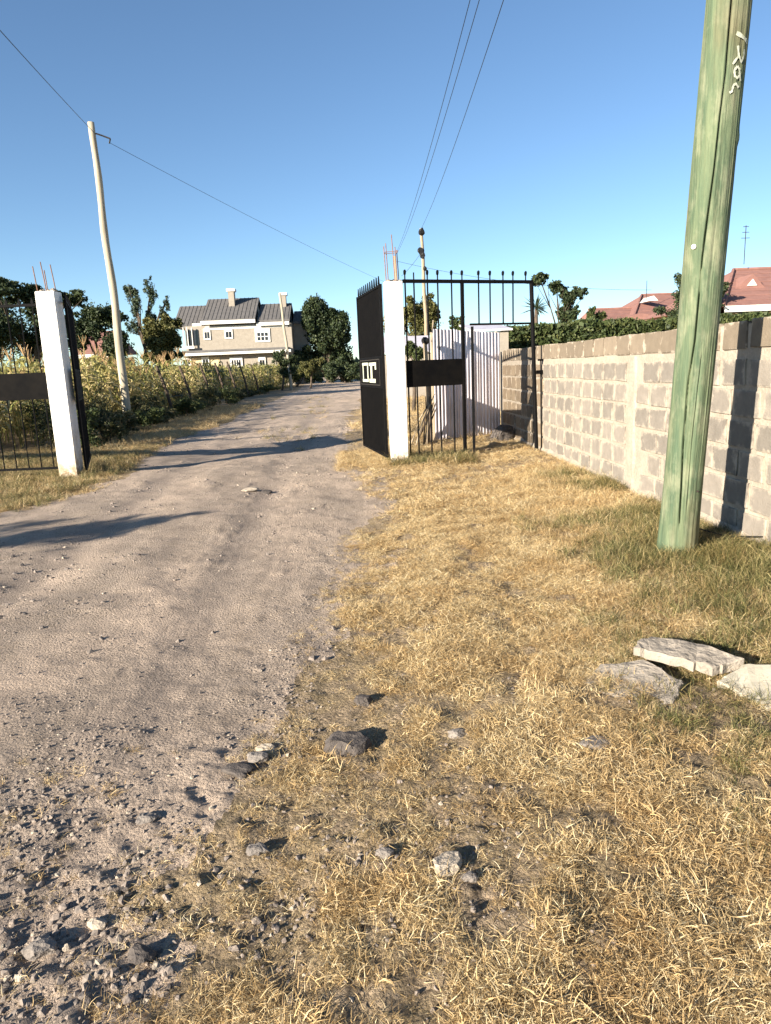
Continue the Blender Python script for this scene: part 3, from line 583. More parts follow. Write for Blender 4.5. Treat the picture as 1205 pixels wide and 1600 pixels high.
# ------------------------------------------------------------------ gravel and grass
def rand_pts(n, x0, x1, y0, y1, dens):
    x = rng.uniform(x0, x1, n); y = rng.uniform(y0, y1, n); k = rng.random(n) < dens(x, y); return x[k], y[k]
gm = [rock_mesh('pebble', M['gravel'], 200+i, 1, 0.7, 0.5) for i in range(4)]+[rock_mesh('pebble', M['rock_dark'], 210, 1, 0.7, 0.5), rock_mesh('pebble', M['rock_pale'], 211, 1, 0.7, 0.5)]
def gd(x, y):
    near = sstep(4.4, 1.8, y)**1.5*sstep(0.9, -0.5, x); strip = np.exp(-((x-edge_r(y)+0.1)/0.28)**2)*sstep(9.5, 2.4, y)
    cl = np.clip(0.62+1.8*fbm(x, y, 2.5, 3, 12), 0.3, 1.3); return np.clip((0.15+0.85*near+0.7*strip)*cl*cl, 0, 1)*np.clip(2.2/y, 0, 1)**0.5
x, y = rand_pts(330000, -4.2, 2.6, 1.1, 10.5, gd)
s = 0.0020+0.0105*rng.random(len(x))**6; s *= 1+0.7*sstep(3.0, 1.5, y)*sstep(0.2, -0.8, x)
x2, y2 = rand_pts(32000, -5, 3, 3.5, 20, lambda x, y: np.clip(0.25+1.6*fbm(x, y, 1.2, 3, 12), 0, .6)*on_road(x, y))
s2 = 0.004+0.024*rng.random(len(x2))**7
x = np.r_[x, x2]; y = np.r_[y, y2]; s = np.r_[s, s2]
scatter('gravel', np.stack([x, y, hgt(x, y)-s*0.05], -1), rng.uniform(0, 6.28, (len(x), 3))*[0.15, 0.15, 1], s, rng.choice(6, len(x), p=[.22, .22, .2, .16, .12, .08]), gm, 'loose grey and tan gravel on the road and its edge', 'gravel')

def tuft(name, m, nb, L, wd, spread, up_, droop, seed, root=0.03):
    """nb blades; up_ = 0 lying .. 1 upright"""
    r = np.random.default_rng(seed); V_ = []; F_ = []
    for i in range(nb):
        a = r.uniform(0, 6.283); el = np.clip(up_+r.normal(0, spread), 0.02, 1.0)*1.45; l = L*r.uniform(.5, 1.2); w_ = wd*r.uniform(.6, 1.3)
        p = np.array([r.normal(0, root), r.normal(0, root), -0.005+abs(r.normal(0, 0.006))]); nseg_ = 3; sd = np.array([-math.sin(a), math.cos(a), 0]); b = len(V_)
        tw = r.normal(0, .5)
        for k in range(nseg_+1):
            ww = w_*(1-0.28*k)*0.5
            if k == nseg_: V_.append(p.copy())
            else:
                s_ = sd*math.cos(tw)+np.array([0, 0, math.sin(tw)]); V_ += [p-s_*ww, p+s_*ww]
            p = p+np.array([math.cos(a)*math.cos(el), math.sin(a)*math.cos(el), math.sin(el)])*l/nseg_; el -= droop*r.uniform(.5, 1.5); a += r.normal(0, .3)
            if p[2] < 0.002: p[2] = 0.002+abs(r.normal(0, .003))
        F_ += [[b, b+1, b+3, b+2], [b+2, b+3, b+5, b+4], [b+4, b+5, b+6]]
    return mesh_np(name, V_, F_, m)
lie = [tuft('straw', M['grass_dry'], 44, 0.050, 0.0023, 0.22, 0.17, 0.14, i, 0.020+0.006*i) for i in range(4)]
mid = [tuft('grass_tuft', M['grass_dry'], 36, 0.085, 0.0024, 0.28, 0.46, 0.22, 10+i, 0.028) for i in range(3)]
grn = [tuft('grass_tuft', M['grass_green'], 34, 0.11, 0.0032, 0.25, 0.60, 0.30, 20+i, 0.026) for i in range(3)]
def veg(x, y):
    v = sstep(-0.35, 0.45, x-edge_r(y)+0.5*fbm(x, y, 1.3, 3, 3))*(1-0.85*on_path(x, y))
    q = fbm(x, y, 2.3, 3, 20)+0.95*fbm(x, y, 9, 3, 21); patch = sstep(-0.32, 0.20, q+0.22*sstep(0.2, 1.4, x)+0.15*sstep(3, 5, y)-0.13*sstep(3.2, 2.2, y)); return v*(0.08+0.92*patch)*(x < 3.06)
def pack(x, y, s, idx, tilt=0.25):
    n = len(x); rot = np.stack([rng.normal(0, tilt, n), rng.normal(0, tilt, n), rng.uniform(0, 6.28, n)], -1)
    return np.stack([x, y, hgt(x, y)], -1), rot, s, idx
px_, rt_, sc_, ix_ = [], [], [], []
def addp(x, y, s, idx, tilt=0.25):
    a, b, c, d_ = pack(x, y, s, idx, tilt); px_.append(a); rt_.append(b); sc_.append(c); ix_.append(d_)
x, y = rand_pts(115000, -1.6, 3.06, 0.9, 7.0, lambda x, y: veg(x, y)*np.clip(3.4/y, 0.35, 1)); addp(x, y, rng.uniform(.4, 1.15, len(x))*(0.65+0.5*sstep(0.2, 0.9, veg(x, y))), rng.integers(0, 4, len(x)), 0.18)
x, y = rand_pts(3500, -1.6, 0.4, 0.9, 3.0, lambda x, y: np.clip(.15+.9*fbm(x, y, 3, 3, 33), 0, 1)*sstep(3.0, 2.0, y)*.8); addp(x, y, rng.uniform(.4, .9, len(x)), rng.integers(0, 4, len(x)), .15)
x, y = rand_pts(15000, -0.2, 3.06, 7.0, 13.5, lambda x, y: veg(x, y)*.75); addp(x, y, rng.uniform(1.0, 1.9, len(x)), rng.integers(0, 4, len(x)))
def tall(x, y): return veg(x, y)*(0.06+0.5*sstep(0.9, 2.4, x)*sstep(2.0, 4.5, y)+0.25*sstep(-.1, .25, fbm(x, y, 1.7, 2, 50)))
x, y = rand_pts(15000, -0.4, 3.04, 1.2, 10, tall); addp(x, y, rng.uniform(.55, 1.0, len(x))*(0.55+0.35*sstep(2, 3.5, y)+0.65*sstep(3, 6, y)*sstep(1, 2.2, x)), 4+rng.integers(0, 3, len(x)))
def green(x, y):
    return np.clip(veg(x, y)**.5*(sstep(1.7, 2.7, x)*sstep(7.4, 5.6, y)*sstep(3.0, 4.0, y)*0.8+sstep(1.9, 2.9, x)*sstep(7.5, 5.0, y)*0.25+0.45*np.exp(-((x-3.0)/.45)**2)*sstep(10.2, 9, y)+0.22*sstep(0.9, 1.5, x)*sstep(4.3, 3.3, y)), 0, 1)*sstep(-.15, .25, fbm(x, y, 2.4, 3, 60)+.08)
x, y = rand_pts(42000, 0.3, 3.05, 1.4, 10.2, green); addp(x, y, rng.uniform(.7, 1.25, len(x))*(0.8+0.5*sstep(2, 3, x)), 7+rng.integers(0, 3, len(x)))
x, y = rand_pts(900, 0.5, 1.75, 10.55, 11.6, lambda x, y: np.ones_like(x)*.8); addp(x, y, rng.uniform(1.2, 2.1, len(x)), 4+rng.integers(0, 6, len(x)))
x, y = rand_pts(1500, -0.35, 0.6, 10.6, 13.4, lambda x, y: np.ones_like(x)*.45); addp(x, y, rng.uniform(1.0, 1.6, len(x)), rng.integers(0, 7, len(x)))
n = 700; a = rng.uniform(0, 6.28, n); q = .15+np.abs(rng.normal(0, .28, n)); x = PX+q*np.cos(a)*1.2; y = PY+q*np.sin(a); k = x < 3.05; addp(x[k], y[k], rng.uniform(.9, 1.6, k.sum()), 7+rng.integers(0, 3, k.sum()))
x, y = rand_pts(1500, 2.45, 3.06, 4.0, 6.8, lambda x, y: np.ones_like(x)*.7*(fbm(x, y, 2.5, 2, 61) > -.15)); addp(x, y, rng.uniform(.9, 1.6, len(x)), 7+rng.integers(0, 3, len(x)))
x, y = rand_pts(9000, 1.0, 3.05, 3.2, 6.8, lambda x, y: .6*sstep(1.3, 2.3, x)*sstep(-.12, .22, fbm(x, y, 1.6, 3, 66))); addp(x, y, rng.uniform(.8, 1.45, len(x)), rng.choice([4, 5, 7, 8, 9], len(x)))
# left verge and beyond the gate
def lv(x, y): return sstep(0.15, -0.35, x-edge_l(y)+.4*fbm(x, y, 1.2, 2, 5))
x, y = rand_pts(16000, -7.5, -3.4, 7.0, 16, lv); addp(x, y, rng.uniform(.9, 1.7, len(x)), rng.choice([0, 1, 2, 4, 5, 6, 7, 8], len(x)))
x, y = rand_pts(15000, -7.2, -3.8, 14, 34, lv); addp(x, y, rng.uniform(1.5, 2.6, len(x)), rng.choice([0, 1, 2, 3, 4, 5, 6], len(x)))
x, y = rand_pts(15000, -1.0, 8, 13.5, 45, lambda x, y: sstep(0, .8, x-edge_r(y)+.5*fbm(x, y, .5, 2, 5))*.7); addp(x, y, rng.uniform(1.5, 3, len(x)), rng.integers(0, 7, len(x)))
x, y = rand_pts(600, -3.0, -1.0, 14, 45, lambda x, y: sstep(.05, .3, fbm(x, y, .8, 2, 71))); addp(x, y, rng.uniform(1, 1.8, len(x)), rng.integers(4, 9, len(x)))
scatter('grass', np.concatenate(px_), np.concatenate(rt_), np.concatenate(sc_), np.concatenate(ix_), lie+mid+grn, 'dry straw and patchy green grass covering the verges', 'grass')

# ------------------------------------------------------------------ leafy things
def leaves(clumps, n, size, seed, shell=0.55, aspect=0.6, flatz=0.0):
    """n leaf quads spread through ellipsoid clumps (cx,cy,cz,rx,ry,rz)"""
    r = np.random.default_rng(seed); c = np.array(clumps, float); vol = (c[:, 3]*c[:, 4]*c[:, 5])**(0.72); k = r.choice(len(c), n, p=vol/vol.sum())
    d = r.normal(size=(n, 3)); d /= np.linalg.norm(d, axis=1)[:, None]; rad = r.random(n)**shell
    rad *= 0.86+0.30*np.sin(d[:, 0]*7+k)*np.sin(d[:, 1]*6+2*k)*np.sin(d[:, 2]*5+k*1.3)+r.normal(0, .06, n)
    p = c[k, :3]+d*rad[:, None]*c[k, 3:]
    a = r.normal(size=(n, 3)); a[:, 2] *= (1-flatz); a /= np.linalg.norm(a, axis=1)[:, None]; b = np.cross(a, r.normal(size=(n, 3))); b /= np.linalg.norm(b, axis=1)[:, None]
    s = size*r.uniform(.55, 1.3, n)[:, None]; a *= s; b *= s*aspect*0.5
    v = np.stack([p-a*.5, p+b, p+a*.5, p-b], 1).reshape(-1, 3); return v, np.arange(n*4).reshape(-1, 4)
def tree(name, label, base, clumps, n, size, m, cat='tree', group=None, trunk=0.15, seed=0, aspect=0.6, shell=0.55, limbs=True, sticks=0, brk=9):
    """base point, clumps in world coordinates; trunk with limbs reaching into every clump"""
    base = Vector(base); t = thing(name, label, cat, base, 0, group); fine = []
    for c in clumps:
        fine.append((c[0], c[1], c[2], c[3]*.84, c[4]*.84, c[5]*.84))
        for _ in range(brk):
            d_ = Vector((random.gauss(0, 1), random.gauss(0, 1), random.gauss(0, .9)+.15)).normalized()*random.uniform(.55, 1.05); k_ = random.uniform(.22, .5)
            fine.append((c[0]+d_.x*c[3], c[1]+d_.y*c[4], c[2]+d_.z*c[5], c[3]*k_, c[4]*k_, c[5]*k_*random.uniform(.6, 1)))
    fine = [(c[0]-base.x, c[1]-base.y, max(c[2]-base.z, c[5]*.7))+tuple(c[3:]) for c in fine]; cl = [(c[0]-base.x, c[1]-base.y, c[2]-base.z)+tuple(c[3:]) for c in clumps]
    if limbs:
        mx = sum((Vector(c[:3]) for c in cl), Vector())/len(cl); zf = min(c[2]-c[5]*.5 for c in cl); fork = Vector((mx.x*.5, mx.y*.5, max(0.25, zf*0.75)))
        b = MB().tube([(0, 0, -.15), fork*0.5+Vector((trunk*.4, 0, 0)), fork], [trunk*1.2, trunk, trunk*.85], 8)
        for c in cl:
            e = Vector(c[:3])+Vector((0, 0, c[5]*.4)); b.tube([fork-Vector((0, 0, trunk)), (fork+e)/2+Vector((random.uniform(-.1, .1)*c[3], 0, c[5]*.15)), e], [trunk*.6, trunk*.35, trunk*.1], 6)
            for q_ in range(sticks):
                d_ = Vector((random.uniform(-1, 1)*c[3], random.uniform(-1, 1)*c[4], random.uniform(-.6, 1)*c[5]))*.9; b.tube([(fork+e)/2, Vector(c[:3])+d_], [trunk*.25, trunk*.06], 4)
        b.build('trunk', M['bark'], t, smooth=True)
    v, f = leaves(fine, int(n*2.4), size*.66, seed, shell, aspect); link('crown', mesh_np('crown', v, f, M[m]), t)
    return t
def pxclumps(Yd, spec, depth=1.0):
    o = []
    for (x0, y0, x1, y1) in spec:
        a = P(x0, y0, Yd); b = P(x1, y1, Yd); c = (a+b)/2; rx = abs(b[0]-a[0])/2; rz = abs(b[2]-a[2])/2
        o.append((c[0], Yd+random.uniform(-.5, .5)*depth*rx, c[2], rx, max(rx, rz*.7)*depth, rz))
    return o
def ptree(name, label, Yd, bx, spec, n, size, m, **k):
    b = P(bx, 600, Yd); return tree(name, label, (b[0], Yd, 0), pxclumps(Yd, spec), n, size, m, **k)
ptree('shade_tree', 'big dark rounded tree at the end of the road right of the two-storey house', 86, 515, [(462, 458, 525, 520), (470, 490, 545, 560), (500, 482, 556, 550), (495, 530, 560, 588), (472, 535, 530, 592), (456, 540, 500, 596)], 26000, .42, 'leaf_dark', trunk=.4, seed=1, shell=.42, brk=5)
ptree('garden_shrub', 'dark spreading shrub below the big dark tree at the road end', 80, 540, [(520, 565, 575, 600), (500, 560, 540, 602)], 4000, .3, 'leaf_dark', trunk=.1, seed=21, cat='shrub', brk=5)
ptree('garden_shrub', 'dark spreading shrub hiding the foot of the shaded house wing', 72, 462, [(440, 566, 480, 602), (466, 570, 510, 602)], 4500, .26, 'leaf_mid', trunk=.1, seed=22, cat='shrub', brk=5)
ptree('feathery_tree', 'tall sparse tree with feathery upright tops left of the two-storey house', 60, 225, [(190, 437, 214, 480), (200, 455, 228, 500), (224, 433, 248, 482), (255, 460, 268, 488), (195, 490, 222, 530), (225, 480, 245, 520), (248, 478, 262, 500)], 2600, .34, 'leaf_blue', trunk=.22, seed=2, aspect=.35, shell=.8, sticks=3)
ptree('bush_tree', 'round olive bush tree standing in the maize before the house', 44, 250, [(214, 492, 262, 545), (240, 495, 288, 550), (220, 525, 285, 578)], 7000, .26, 'leaf_olive', trunk=.15, seed=3, shell=.45)
ptree('acacia_tree', 'flat-topped dark acacia behind the left railing', 38, 60, [(-60, 438, 40, 470), (10, 446, 100, 482), (70, 455, 140, 480), (-80, 470, 60, 560), (30, 480, 130, 555)], 11000, .26, 'leaf_dark', trunk=.25, seed=4, sticks=2)
ptree('broadleaf_tree', 'dark broadleaf tree between the left pillar and the pale pole', 50, 160, [(115, 468, 175, 540), (140, 470, 195, 520), (100, 490, 150, 560), (150, 510, 215, 570)], 9000, .28, 'leaf_dark', trunk=.2, seed=5)
ptree('broadleaf_tree', 'large dark tree far behind the left railing', 75, -20, [(-140, 440, 20, 560), (-40, 460, 90, 580)], 7000, .45, 'leaf_dark', trunk=.3, seed=6)
ptree('garden_tree', 'small dark garden tree in front of the far leaning pole', 60, 440, [(422, 546, 450, 572), (440, 550, 472, 580), (425, 565, 462, 592)], 2600, .22, 'leaf_dark', trunk=.08, seed=7)
ptree('garden_shrub', 'green rounded shrub at the foot of the big dark tree', 64, 485, [(466, 560, 496, 590), (484, 558, 506, 588)], 2600, .22, 'leaf_olive', trunk=.08, seed=8, cat='shrub')
ptree('round_tree', 'round olive tree seen through the railing bars beside the white pillar', 60, 650, [(622, 466, 665, 515), (645, 463, 690, 512), (630, 490, 692, 530), (600, 480, 640, 535)], 7500, .32, 'leaf_olive', trunk=.25, seed=9)
ptree('small_tree', 'small pale green treetop above the iron screen', 45, 712, [(697, 492, 722, 515), (708, 495, 730, 540)], 1200, .22, 'leaf_mid', trunk=.1, seed=10)
ptree('garden_shrub', 'bright green shrub behind the railing left of the iron screen', 24, 645, [(628, 532, 655, 562), (640, 540, 668, 566)], 2200, .13, 'leaf_mid', trunk=.06, seed=11, cat='shrub')
ptree('umbrella_tree', 'sparse tree with umbrella-like leaf clumps above the hedge', 40, 868, [(828, 428, 856, 450), (855, 438, 880, 462), (872, 450, 902, 482), (894, 448, 916, 466), (866, 478, 900, 506), (886, 478, 905, 500)], 3000, .26, 'leaf_dark', trunk=.09, seed=12, sticks=4, shell=.7, brk=16)
ptree('flowering_shrub', 'low flowering shrub before the left red roof gable', 40, 930, [(916, 478, 930, 506), (928, 484, 948, 506)], 900, .2, 'leaf_mid', trunk=.06, seed=13, cat='shrub')
ptree('conical_tree', 'dense dark green tree half hidden behind the green pole', 30, 1078, [(1052, 418, 1100, 470), (1042, 445, 1110, 490), (1090, 430, 1140, 480), (1040, 465, 1140, 510)], 7000, .16, 'leaf_dark', trunk=.12, seed=14)
ptree('distant_tree', 'tiny dark treetop behind the ridge of the left red roof', 60, 1003, [(996, 461, 1008, 480)], 500, .22, 'leaf_dark', trunk=.08, seed=15)
# palm-like plant
pb = P(838, 520, 34); pt = thing('palm', 'spiky palm-like plant above the hedge at the railing end post', 'palm', (pb[0], 34, 0))
zc = P(838, 482, 34)[2]; MB().tube([(0, 0, -.1), (0, 0, zc)], [.12, .08], 8).build('trunk', M['bark'], pt)
for i in range(34):
    a = random.uniform(0, 6.28); el = random.uniform(-.5, 1.4); l = random.uniform(.6, .95); dd = Vector((math.cos(a)*math.cos(el), math.sin(a)*math.cos(el), math.sin(el))); sd = dd.cross(Vector((0, 0, 1))).normalized()*.045
    c = Vector((0, 0, zc)); MB().poly([c-sd*.5, c+dd*l*.5-sd, c+dd*l+Vector((0, 0, -.08)), c+dd*l*.5+sd, c+sd*.5]).build('frond', M['leaf_blue'], pt)
# hedge across the gardens
hl = P(786, 517, 25)[0]; hr = 19.0
hd = thing('hedge', 'long clipped green hedge behind the block wall', 'hedge', ((hl+hr)/2, 25, 0)); W2 = (hr-hl)/2
n = 26000; u = rng.uniform(-W2, W2, n); fc = rng.random(n); htop = 2.66+0.05*np.sin(u*1.3)+0.04*np.sin(u*4.1)
top = fc < .4; yv = np.where(top, rng.uniform(-.5, .5, n), -.5+rng.normal(0, .05, n)); zv = np.where(top, htop+rng.normal(0, .035, n), rng.uniform(.9, 2.66, n))
a = rng.normal(size=(n, 3))*.055; b = rng.normal(size=(n, 3))*.035; p = np.stack([u, yv, zv], -1)
link('foliage', mesh_np('foliage', np.stack([p-a, p+b, p+a, p-b], 1).reshape(-1, 3), np.arange(n*4).reshape(-1, 4), M['leaf_mid']), hd)
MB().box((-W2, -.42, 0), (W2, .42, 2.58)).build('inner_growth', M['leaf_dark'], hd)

# weedy shrubs along the field edge and at the left verge
specs = [(-5.75, 15.6, .75, 1.0), (-6.5, 16.6, .9, 1.35), (-5.9, 17.2, .6, .9), (-7.2, 17.5, .9, 1.5), (-6.2, 18.7, .7, .8), (-7.4, 20.0, .8, 1.1), (-6.0, 20.6, .6, .7), (-6.3, 22.6, .7, .8), (-6.9, 24.5, .9, 1.0), (-6.2, 26.5, .8, .8), (-6.6, 29, 1.0, 1.0),
         (-6.5, 32, 1.0, 1.1), (-6.8, 36, 1.2, 1.0), (-6.9, 40.5, 1.2, .8), (-6.9, 47, 1.3, .6), (-6.3, 53, 1.2, .6)]
ORD = ['first', 'second', 'third', 'fourth', 'fifth', 'sixth', 'seventh', 'eighth', 'ninth', 'tenth', 'eleventh', 'twelfth', 'thirteenth', 'fourteenth', 'fifteenth', 'sixteenth']
for i, (x, y, r_, h_) in enumerate(specs):
    cl = [(x+random.uniform(-.6, .6)*r_, y+random.uniform(-.6, .6)*r_, h_*.38+random.uniform(-.15, .35)*h_, r_*random.uniform(.25, .5), r_*.45, h_*random.uniform(.2, .42)) for _ in range(8)]
    tree('weed_shrub', 'dark weedy shrub, %s from the open gate along the maize field' % ORD[i], (x, y, 0), cl, 1800, .10+.002*y, 'weed' if i % 3 else 'leaf_mid', 'shrub', 'weedy shrubs along the maize field', .012, 60+i, .28, brk=4, sticks=4)

# ------------------------------------------------------------------ maize field
def maize_meshes(seed):
    r = np.random.default_rng(seed); V_ = []; F_ = []; H_ = r.uniform(1.75, 2.1)
    for i in range(10):
        z = H_*(.18+.075*i); a = (i % 2)*3.14+r.normal(0, .5); L = r.uniform(.5, .8); el = r.uniform(.7, 1.25); p = np.array([0, 0, z]); b = len(V_); sd = np.array([-math.sin(a), math.cos(a), 0]); nn = 5
        for k in range(nn+1):
            w_ = .043*math.sin(math.pi*min(.98, (k+.9)/(nn+1.2))); tw = r.normal(0, .3); s_ = sd*math.cos(tw)+np.array([0, 0, math.sin(tw)])
            V_ += [p-s_*w_, p+s_*w_]; p = p+np.array([math.cos(a)*math.cos(el), math.sin(a)*math.cos(el), math.sin(el)])*L/nn; el -= r.uniform(.35, .65)
        F_ += [[b+2*k, b+2*k+1, b+2*k+3, b+2*k+2] for k in range(nn)]
    lm = mesh_np('foliage', V_, F_, M['maize'])
    s = MB().tube([(0, 0, -.05), (.01, .01, H_*.5), (0.02, 0, H_)], [.014, .012, .006], 5); sm = mesh_np('stalk', s.v, s.f, M['maize'])
    t = MB()
    for i in range(6): a = i*1.05; t.tube([(0.02, 0, H_-.05), (.02+.1*math.cos(a), .1*math.sin(a), H_+.17+.04*(i % 2))], [.009, .004], 4)
    return lm, sm, mesh_np('tassel', t.v, t.f, M['tassel'])
MZ = [maize_meshes(i) for i in range(5)]
def join_me(ms, name):
    bm = bmesh.new(); 
    for m in ms: bm.from_mesh(m)
    me = bpy.data.meshes.new(name); bm.to_mesh(me); bm.free(); me.materials.append(M['maize']); return me
MJ = [join_me(m[:2], 'maize') for m in MZ]
spots = []
for i in range(75):
    y = 14.8+i*0.30; x = -7.75-random.uniform(0, .25)-(0.15 if y < 20 else 0); spots.append((x, y))
for i in range(45): spots.append((-8.1-i*.13, 14.6+random.uniform(-.3, .4)))
for x, y in spots:
    m = random.choice(MZ); t = thing('maize_plant', 'dry yellow-green maize plant in the front rows of the field left of the road', 'maize plant', (x, y, 0), random.uniform(0, 6.28), 'maize plants along the edge of the field'); s_ = random.uniform(.85, 1.22); t.scale = (s_, s_, s_)
    link('leaf_cluster', m[0], t); link('stalk', m[1], t); link('tassel', m[2], t)
gx, gy = np.meshgrid(np.arange(-48, -5.6, .34), np.arange(15.0, 76, .55)); gx = gx.ravel()+rng.normal(0, .1, gx.size); gy = gy.ravel()+rng.normal(0, .12, gy.size)
k = (rng.random(gx.size) < .84) & (gx > -0.62*gy-3) & (gx < np.interp(gy, [15, 44, 52, 76], [-8.1, -8.1, -6.9, -6.0])); gx, gy = gx[k], gy[k]
scatter('maize_field', np.stack([gx, gy, gx*0], -1), np.stack([rng.normal(0, .06, len(gx)), rng.normal(0, .06, len(gx)), rng.uniform(0, 6.28, len(gx))], -1), rng.uniform(.85, 1.15, len(gx))*(1+.35*fbm(gx, gy, .25, 3, 88)), rng.integers(0, 5, len(gx)), MJ, 'dense ripening maize field left of the dirt road', 'maize field')
# leaning fence posts at the field edge
FP = ((-6.75, 27, 1.9), (-6.75, 30.5, 1.9), (-6.75, 34.5, 2.05), (-6.8, 38.5, 2.1), (-6.85, 42.5, 2.2), (-6.8, 46.5, 2.2), (-6.7, 51, 2.1))
for z_ in (.75, 1.25, 1.7):
    tag(MB().tube([(x-.5*z_/l+6.75, y-27, z_) for x, y, l in FP], .006, 4).build('fence_wire', M['steel_dark'], None, (-6.75, 27, 0)), '%s strand of wire strung between the leaning fence posts' % {.75: 'lowest', 1.25: 'middle', 1.7: 'topmost'}[z_], 'wire', 'wire strands of the field fence')
for i, (x, y, l) in enumerate(FP):
    tag(MB().tube([(0, 0, -.2), (-.22, 0, l*.5), (-.5, .0, l)], [.065, .06, .05], 7).build('fence_post', M['wood_dark'], None, (x, y, 0)), 'rough wooden fence post leaning left, %s from the pale crooked pole' % ORD[i], 'post', 'leaning fence posts by the maize field')

# ------------------------------------------------------------------ utility poles behind, and wires
def vpole(name, label, base, top, r0_, r1_, m, bend=0.0):
    b = Vector(base); t = Vector(top)-b; p = thing(name, label, 'utility pole', base)
    pts = []; rr = []
    for i in range(25): k = i/24; pts.append(t*k+Vector((bend*math.sin(k*5.1)+.02*math.sin(k*17), 0, 0))-Vector((0, 0, .2 if i == 0 else 0))); rr.append(r0_+(r1_-r0_)*k+.004*math.sin(k*40))
    MB().tube(pts, rr, 12).build('shaft', M[m], p, smooth=True); return p
LP = (-6.72, 21.2, 8.30)
lp = vpole('utility_pole', 'slim crooked pale wooden pole at the maize field edge left of the road', (-6.74, 21.3, 0), LP, .125, .085, 'palepole', .035)
tz = LP[2]; ox = LP[0]+6.74
MB().tube([(ox+.05, -.1, tz-.28), (ox+.22, -.1, tz-.34), (ox+.42, -.1, tz-.42)], .022, 6).build('bracket', M['steel_dark'], lp)
MB().tube([(ox-.11, -.1, tz-.28), (ox-.04, -.1, tz-.2)], .04, 8).build('insulator', M['white'], lp); MB().tube([(ox+.42, -.1, tz-.42), (ox+.38, -.1, tz-.54)], .02, 6).build('insulator', M['insul'], lp)
vpole('utility_pole', 'thin leaning pole standing in front of the two-storey house', (-5.28, 60, 0), tuple(P(438, 458, 60)), .12, .09, 'palepole', .03)
b1 = P(669, 560, 45); t1 = P(658.5, 357, 45)
ip = vpole('utility_pole', 'far pole with black insulator clusters rising behind the railing', (b1[0], 45, 0), tuple(t1), .13, .09, 'wood', .0)
for (px, py, r_) in ((659, 363, .22), (657, 393, .22), (660, 399, .2), (664, 420, .13)):
    c = P(px, py, 45); o = link('insulator_cluster', rock_mesh('insulator_cluster', M['insul'], int(py), 2, 1.1, .6), ip, (c[0]-b1[0], -.15, c[2])); o.scale = (r_, r_*.8, r_)
t2 = P(617, 400, 50); vpole('utility_pole', 'far pole hidden behind the wall-side white pillar, its top among the rebar', (t2[0]+.1, 50, 0), tuple(t2), .12, .09, 'wood')
def wire(label, a, b, sag, r=0.009, n=28):
    a = Vector(a); b = Vector(b); pts = [a.lerp(b, i/n)-Vector((0, 0, sag*4*(i/n)*(1-i/n))) for i in range(n+1)]
    return tag(MB().tube([p-a for p in pts], r, 5, True).build('power_line', M['insul'], None, a), label, 'wire')
pa = pole_axis(8.7)
wire('right-hand overhead wire running down to the pole with black insulators', (pa[0]+.28, pa[1], 8.72), (t1[0], 45, t1[2]), .55)
wire('overhead wire, outer of the close pair converging behind the white pillar', (pa[0]-.05, pa[1], 8.72), (t2[0]+.15, 50, t2[2]+.15), .75, .008)
wire('overhead wire, inner of the close pair converging behind the white pillar', (pa[0]-.25, pa[1], 8.72), (t2[0], 50, t2[2]), .75, .008)
dl = Vector((-5.006, 12, 6.658))-Vector((LP[0], LP[1], LP[2]-.25)); e_ = Vector((LP[0], LP[1], LP[2]-.25))+dl*1.35
wire('overhead wire from the pale crooked pole to the top left corner', (LP[0], LP[1], LP[2]-.25), tuple(e_), .03, .007)
wire('thin overhead wire sloping from the pale crooked pole across the road', (LP[0]+.4, 21.1, LP[2]-.54), (t2[0], 50, 6.8), .15, .006)
wire('service wire from the far poles down to the red-roofed houses', (t2[0], 50, t2[2]-.3), (19, 46, 5.6), .5, .010)
wire('short crossing wire between the two far poles', (t1[0], 45, t1[2]-1.3), (t2[0]+.4, 50, t2[2]-1.3), .1, .010)
cable = tag(MB().tube([(0, 0, .05), (.18, .10, .12), (.40, -.02, .06), (.60, -.25, .10), (.70, -.7, .07)], .006, 5).build('loose_wire', M['insul'], None, (2.52, 5.45, 0.0)), 'thin loose wire lying from the green pole to the wall foot', 'wire')

# ------------------------------------------------------------------ two-storey house
HY = 83.0
hs = thing('house', 'two-storey beige house with grey roofs and white trim beyond the maize', 'house', (-12, HY, 0))
def hp(px, py, Yd=HY): q_ = P(px, py, Yd); return (q_[0]+12, q_[2])
def hbox(name, m, px0, py0, px1, py1, y0, y1, par=None):
    xm_ = (px0+px1)/2; a = (hp(px0, py0)[0], hp(xm_, py0)[1]); b = (hp(px1, py1)[0], hp(xm_, py1)[1]); return MB().box((a[0], y0, b[1]), (b[0], y1, a[1])).build(name, M[m], par or hs)
a = hp(288, 505); b = hp(452, 505)
xl, xr, xm = a[0], hp(455, 505)[0], hp(402, 505)[0]
MB().box((xl, 0, -.2), (xr, 9, 6.9)).build('wall', M['beige'], hs)
MB().box((xr+.01, 2.5, -.2), (hp(477, 505)[0], 8, 6.9)).build('wing_wall', M['beige'], hs)
def gable(name, x0, x1, ze, zr, y0, y1, m='greyroof'):
    ym = (y0+y1)/2; b = MB(); b.prism([(x0, y0, ze), (x0, ym, zr), (x0, y1, ze), (x0, y1, ze-.25), (x0, ym, zr-.25), (x0, y0, ze-.25)], (x1-x0, 0, 0)); o = b.build(name, M[m], hs)
    MB().prism([(x0+.3, y0+.5, ze-.26), (x0+.3, ym, zr-.27), (x0+.3, y1-.5, ze-.26)], (x1-x0-.6, 0, 0)).build('gable_wall', M['beige'], hs)
    n_ = int((x1-x0)/.45)
    for i in range(n_): 
        x = x0+.2+i*.45; MB().prism([(x, y0, ze+.02), (x, ym, zr+.02), (x, ym, zr+.045), (x, y0, ze+.045)], (.07, 0, 0)).build('roof_rib', M[m], o)
    return o
zeL = 7.2
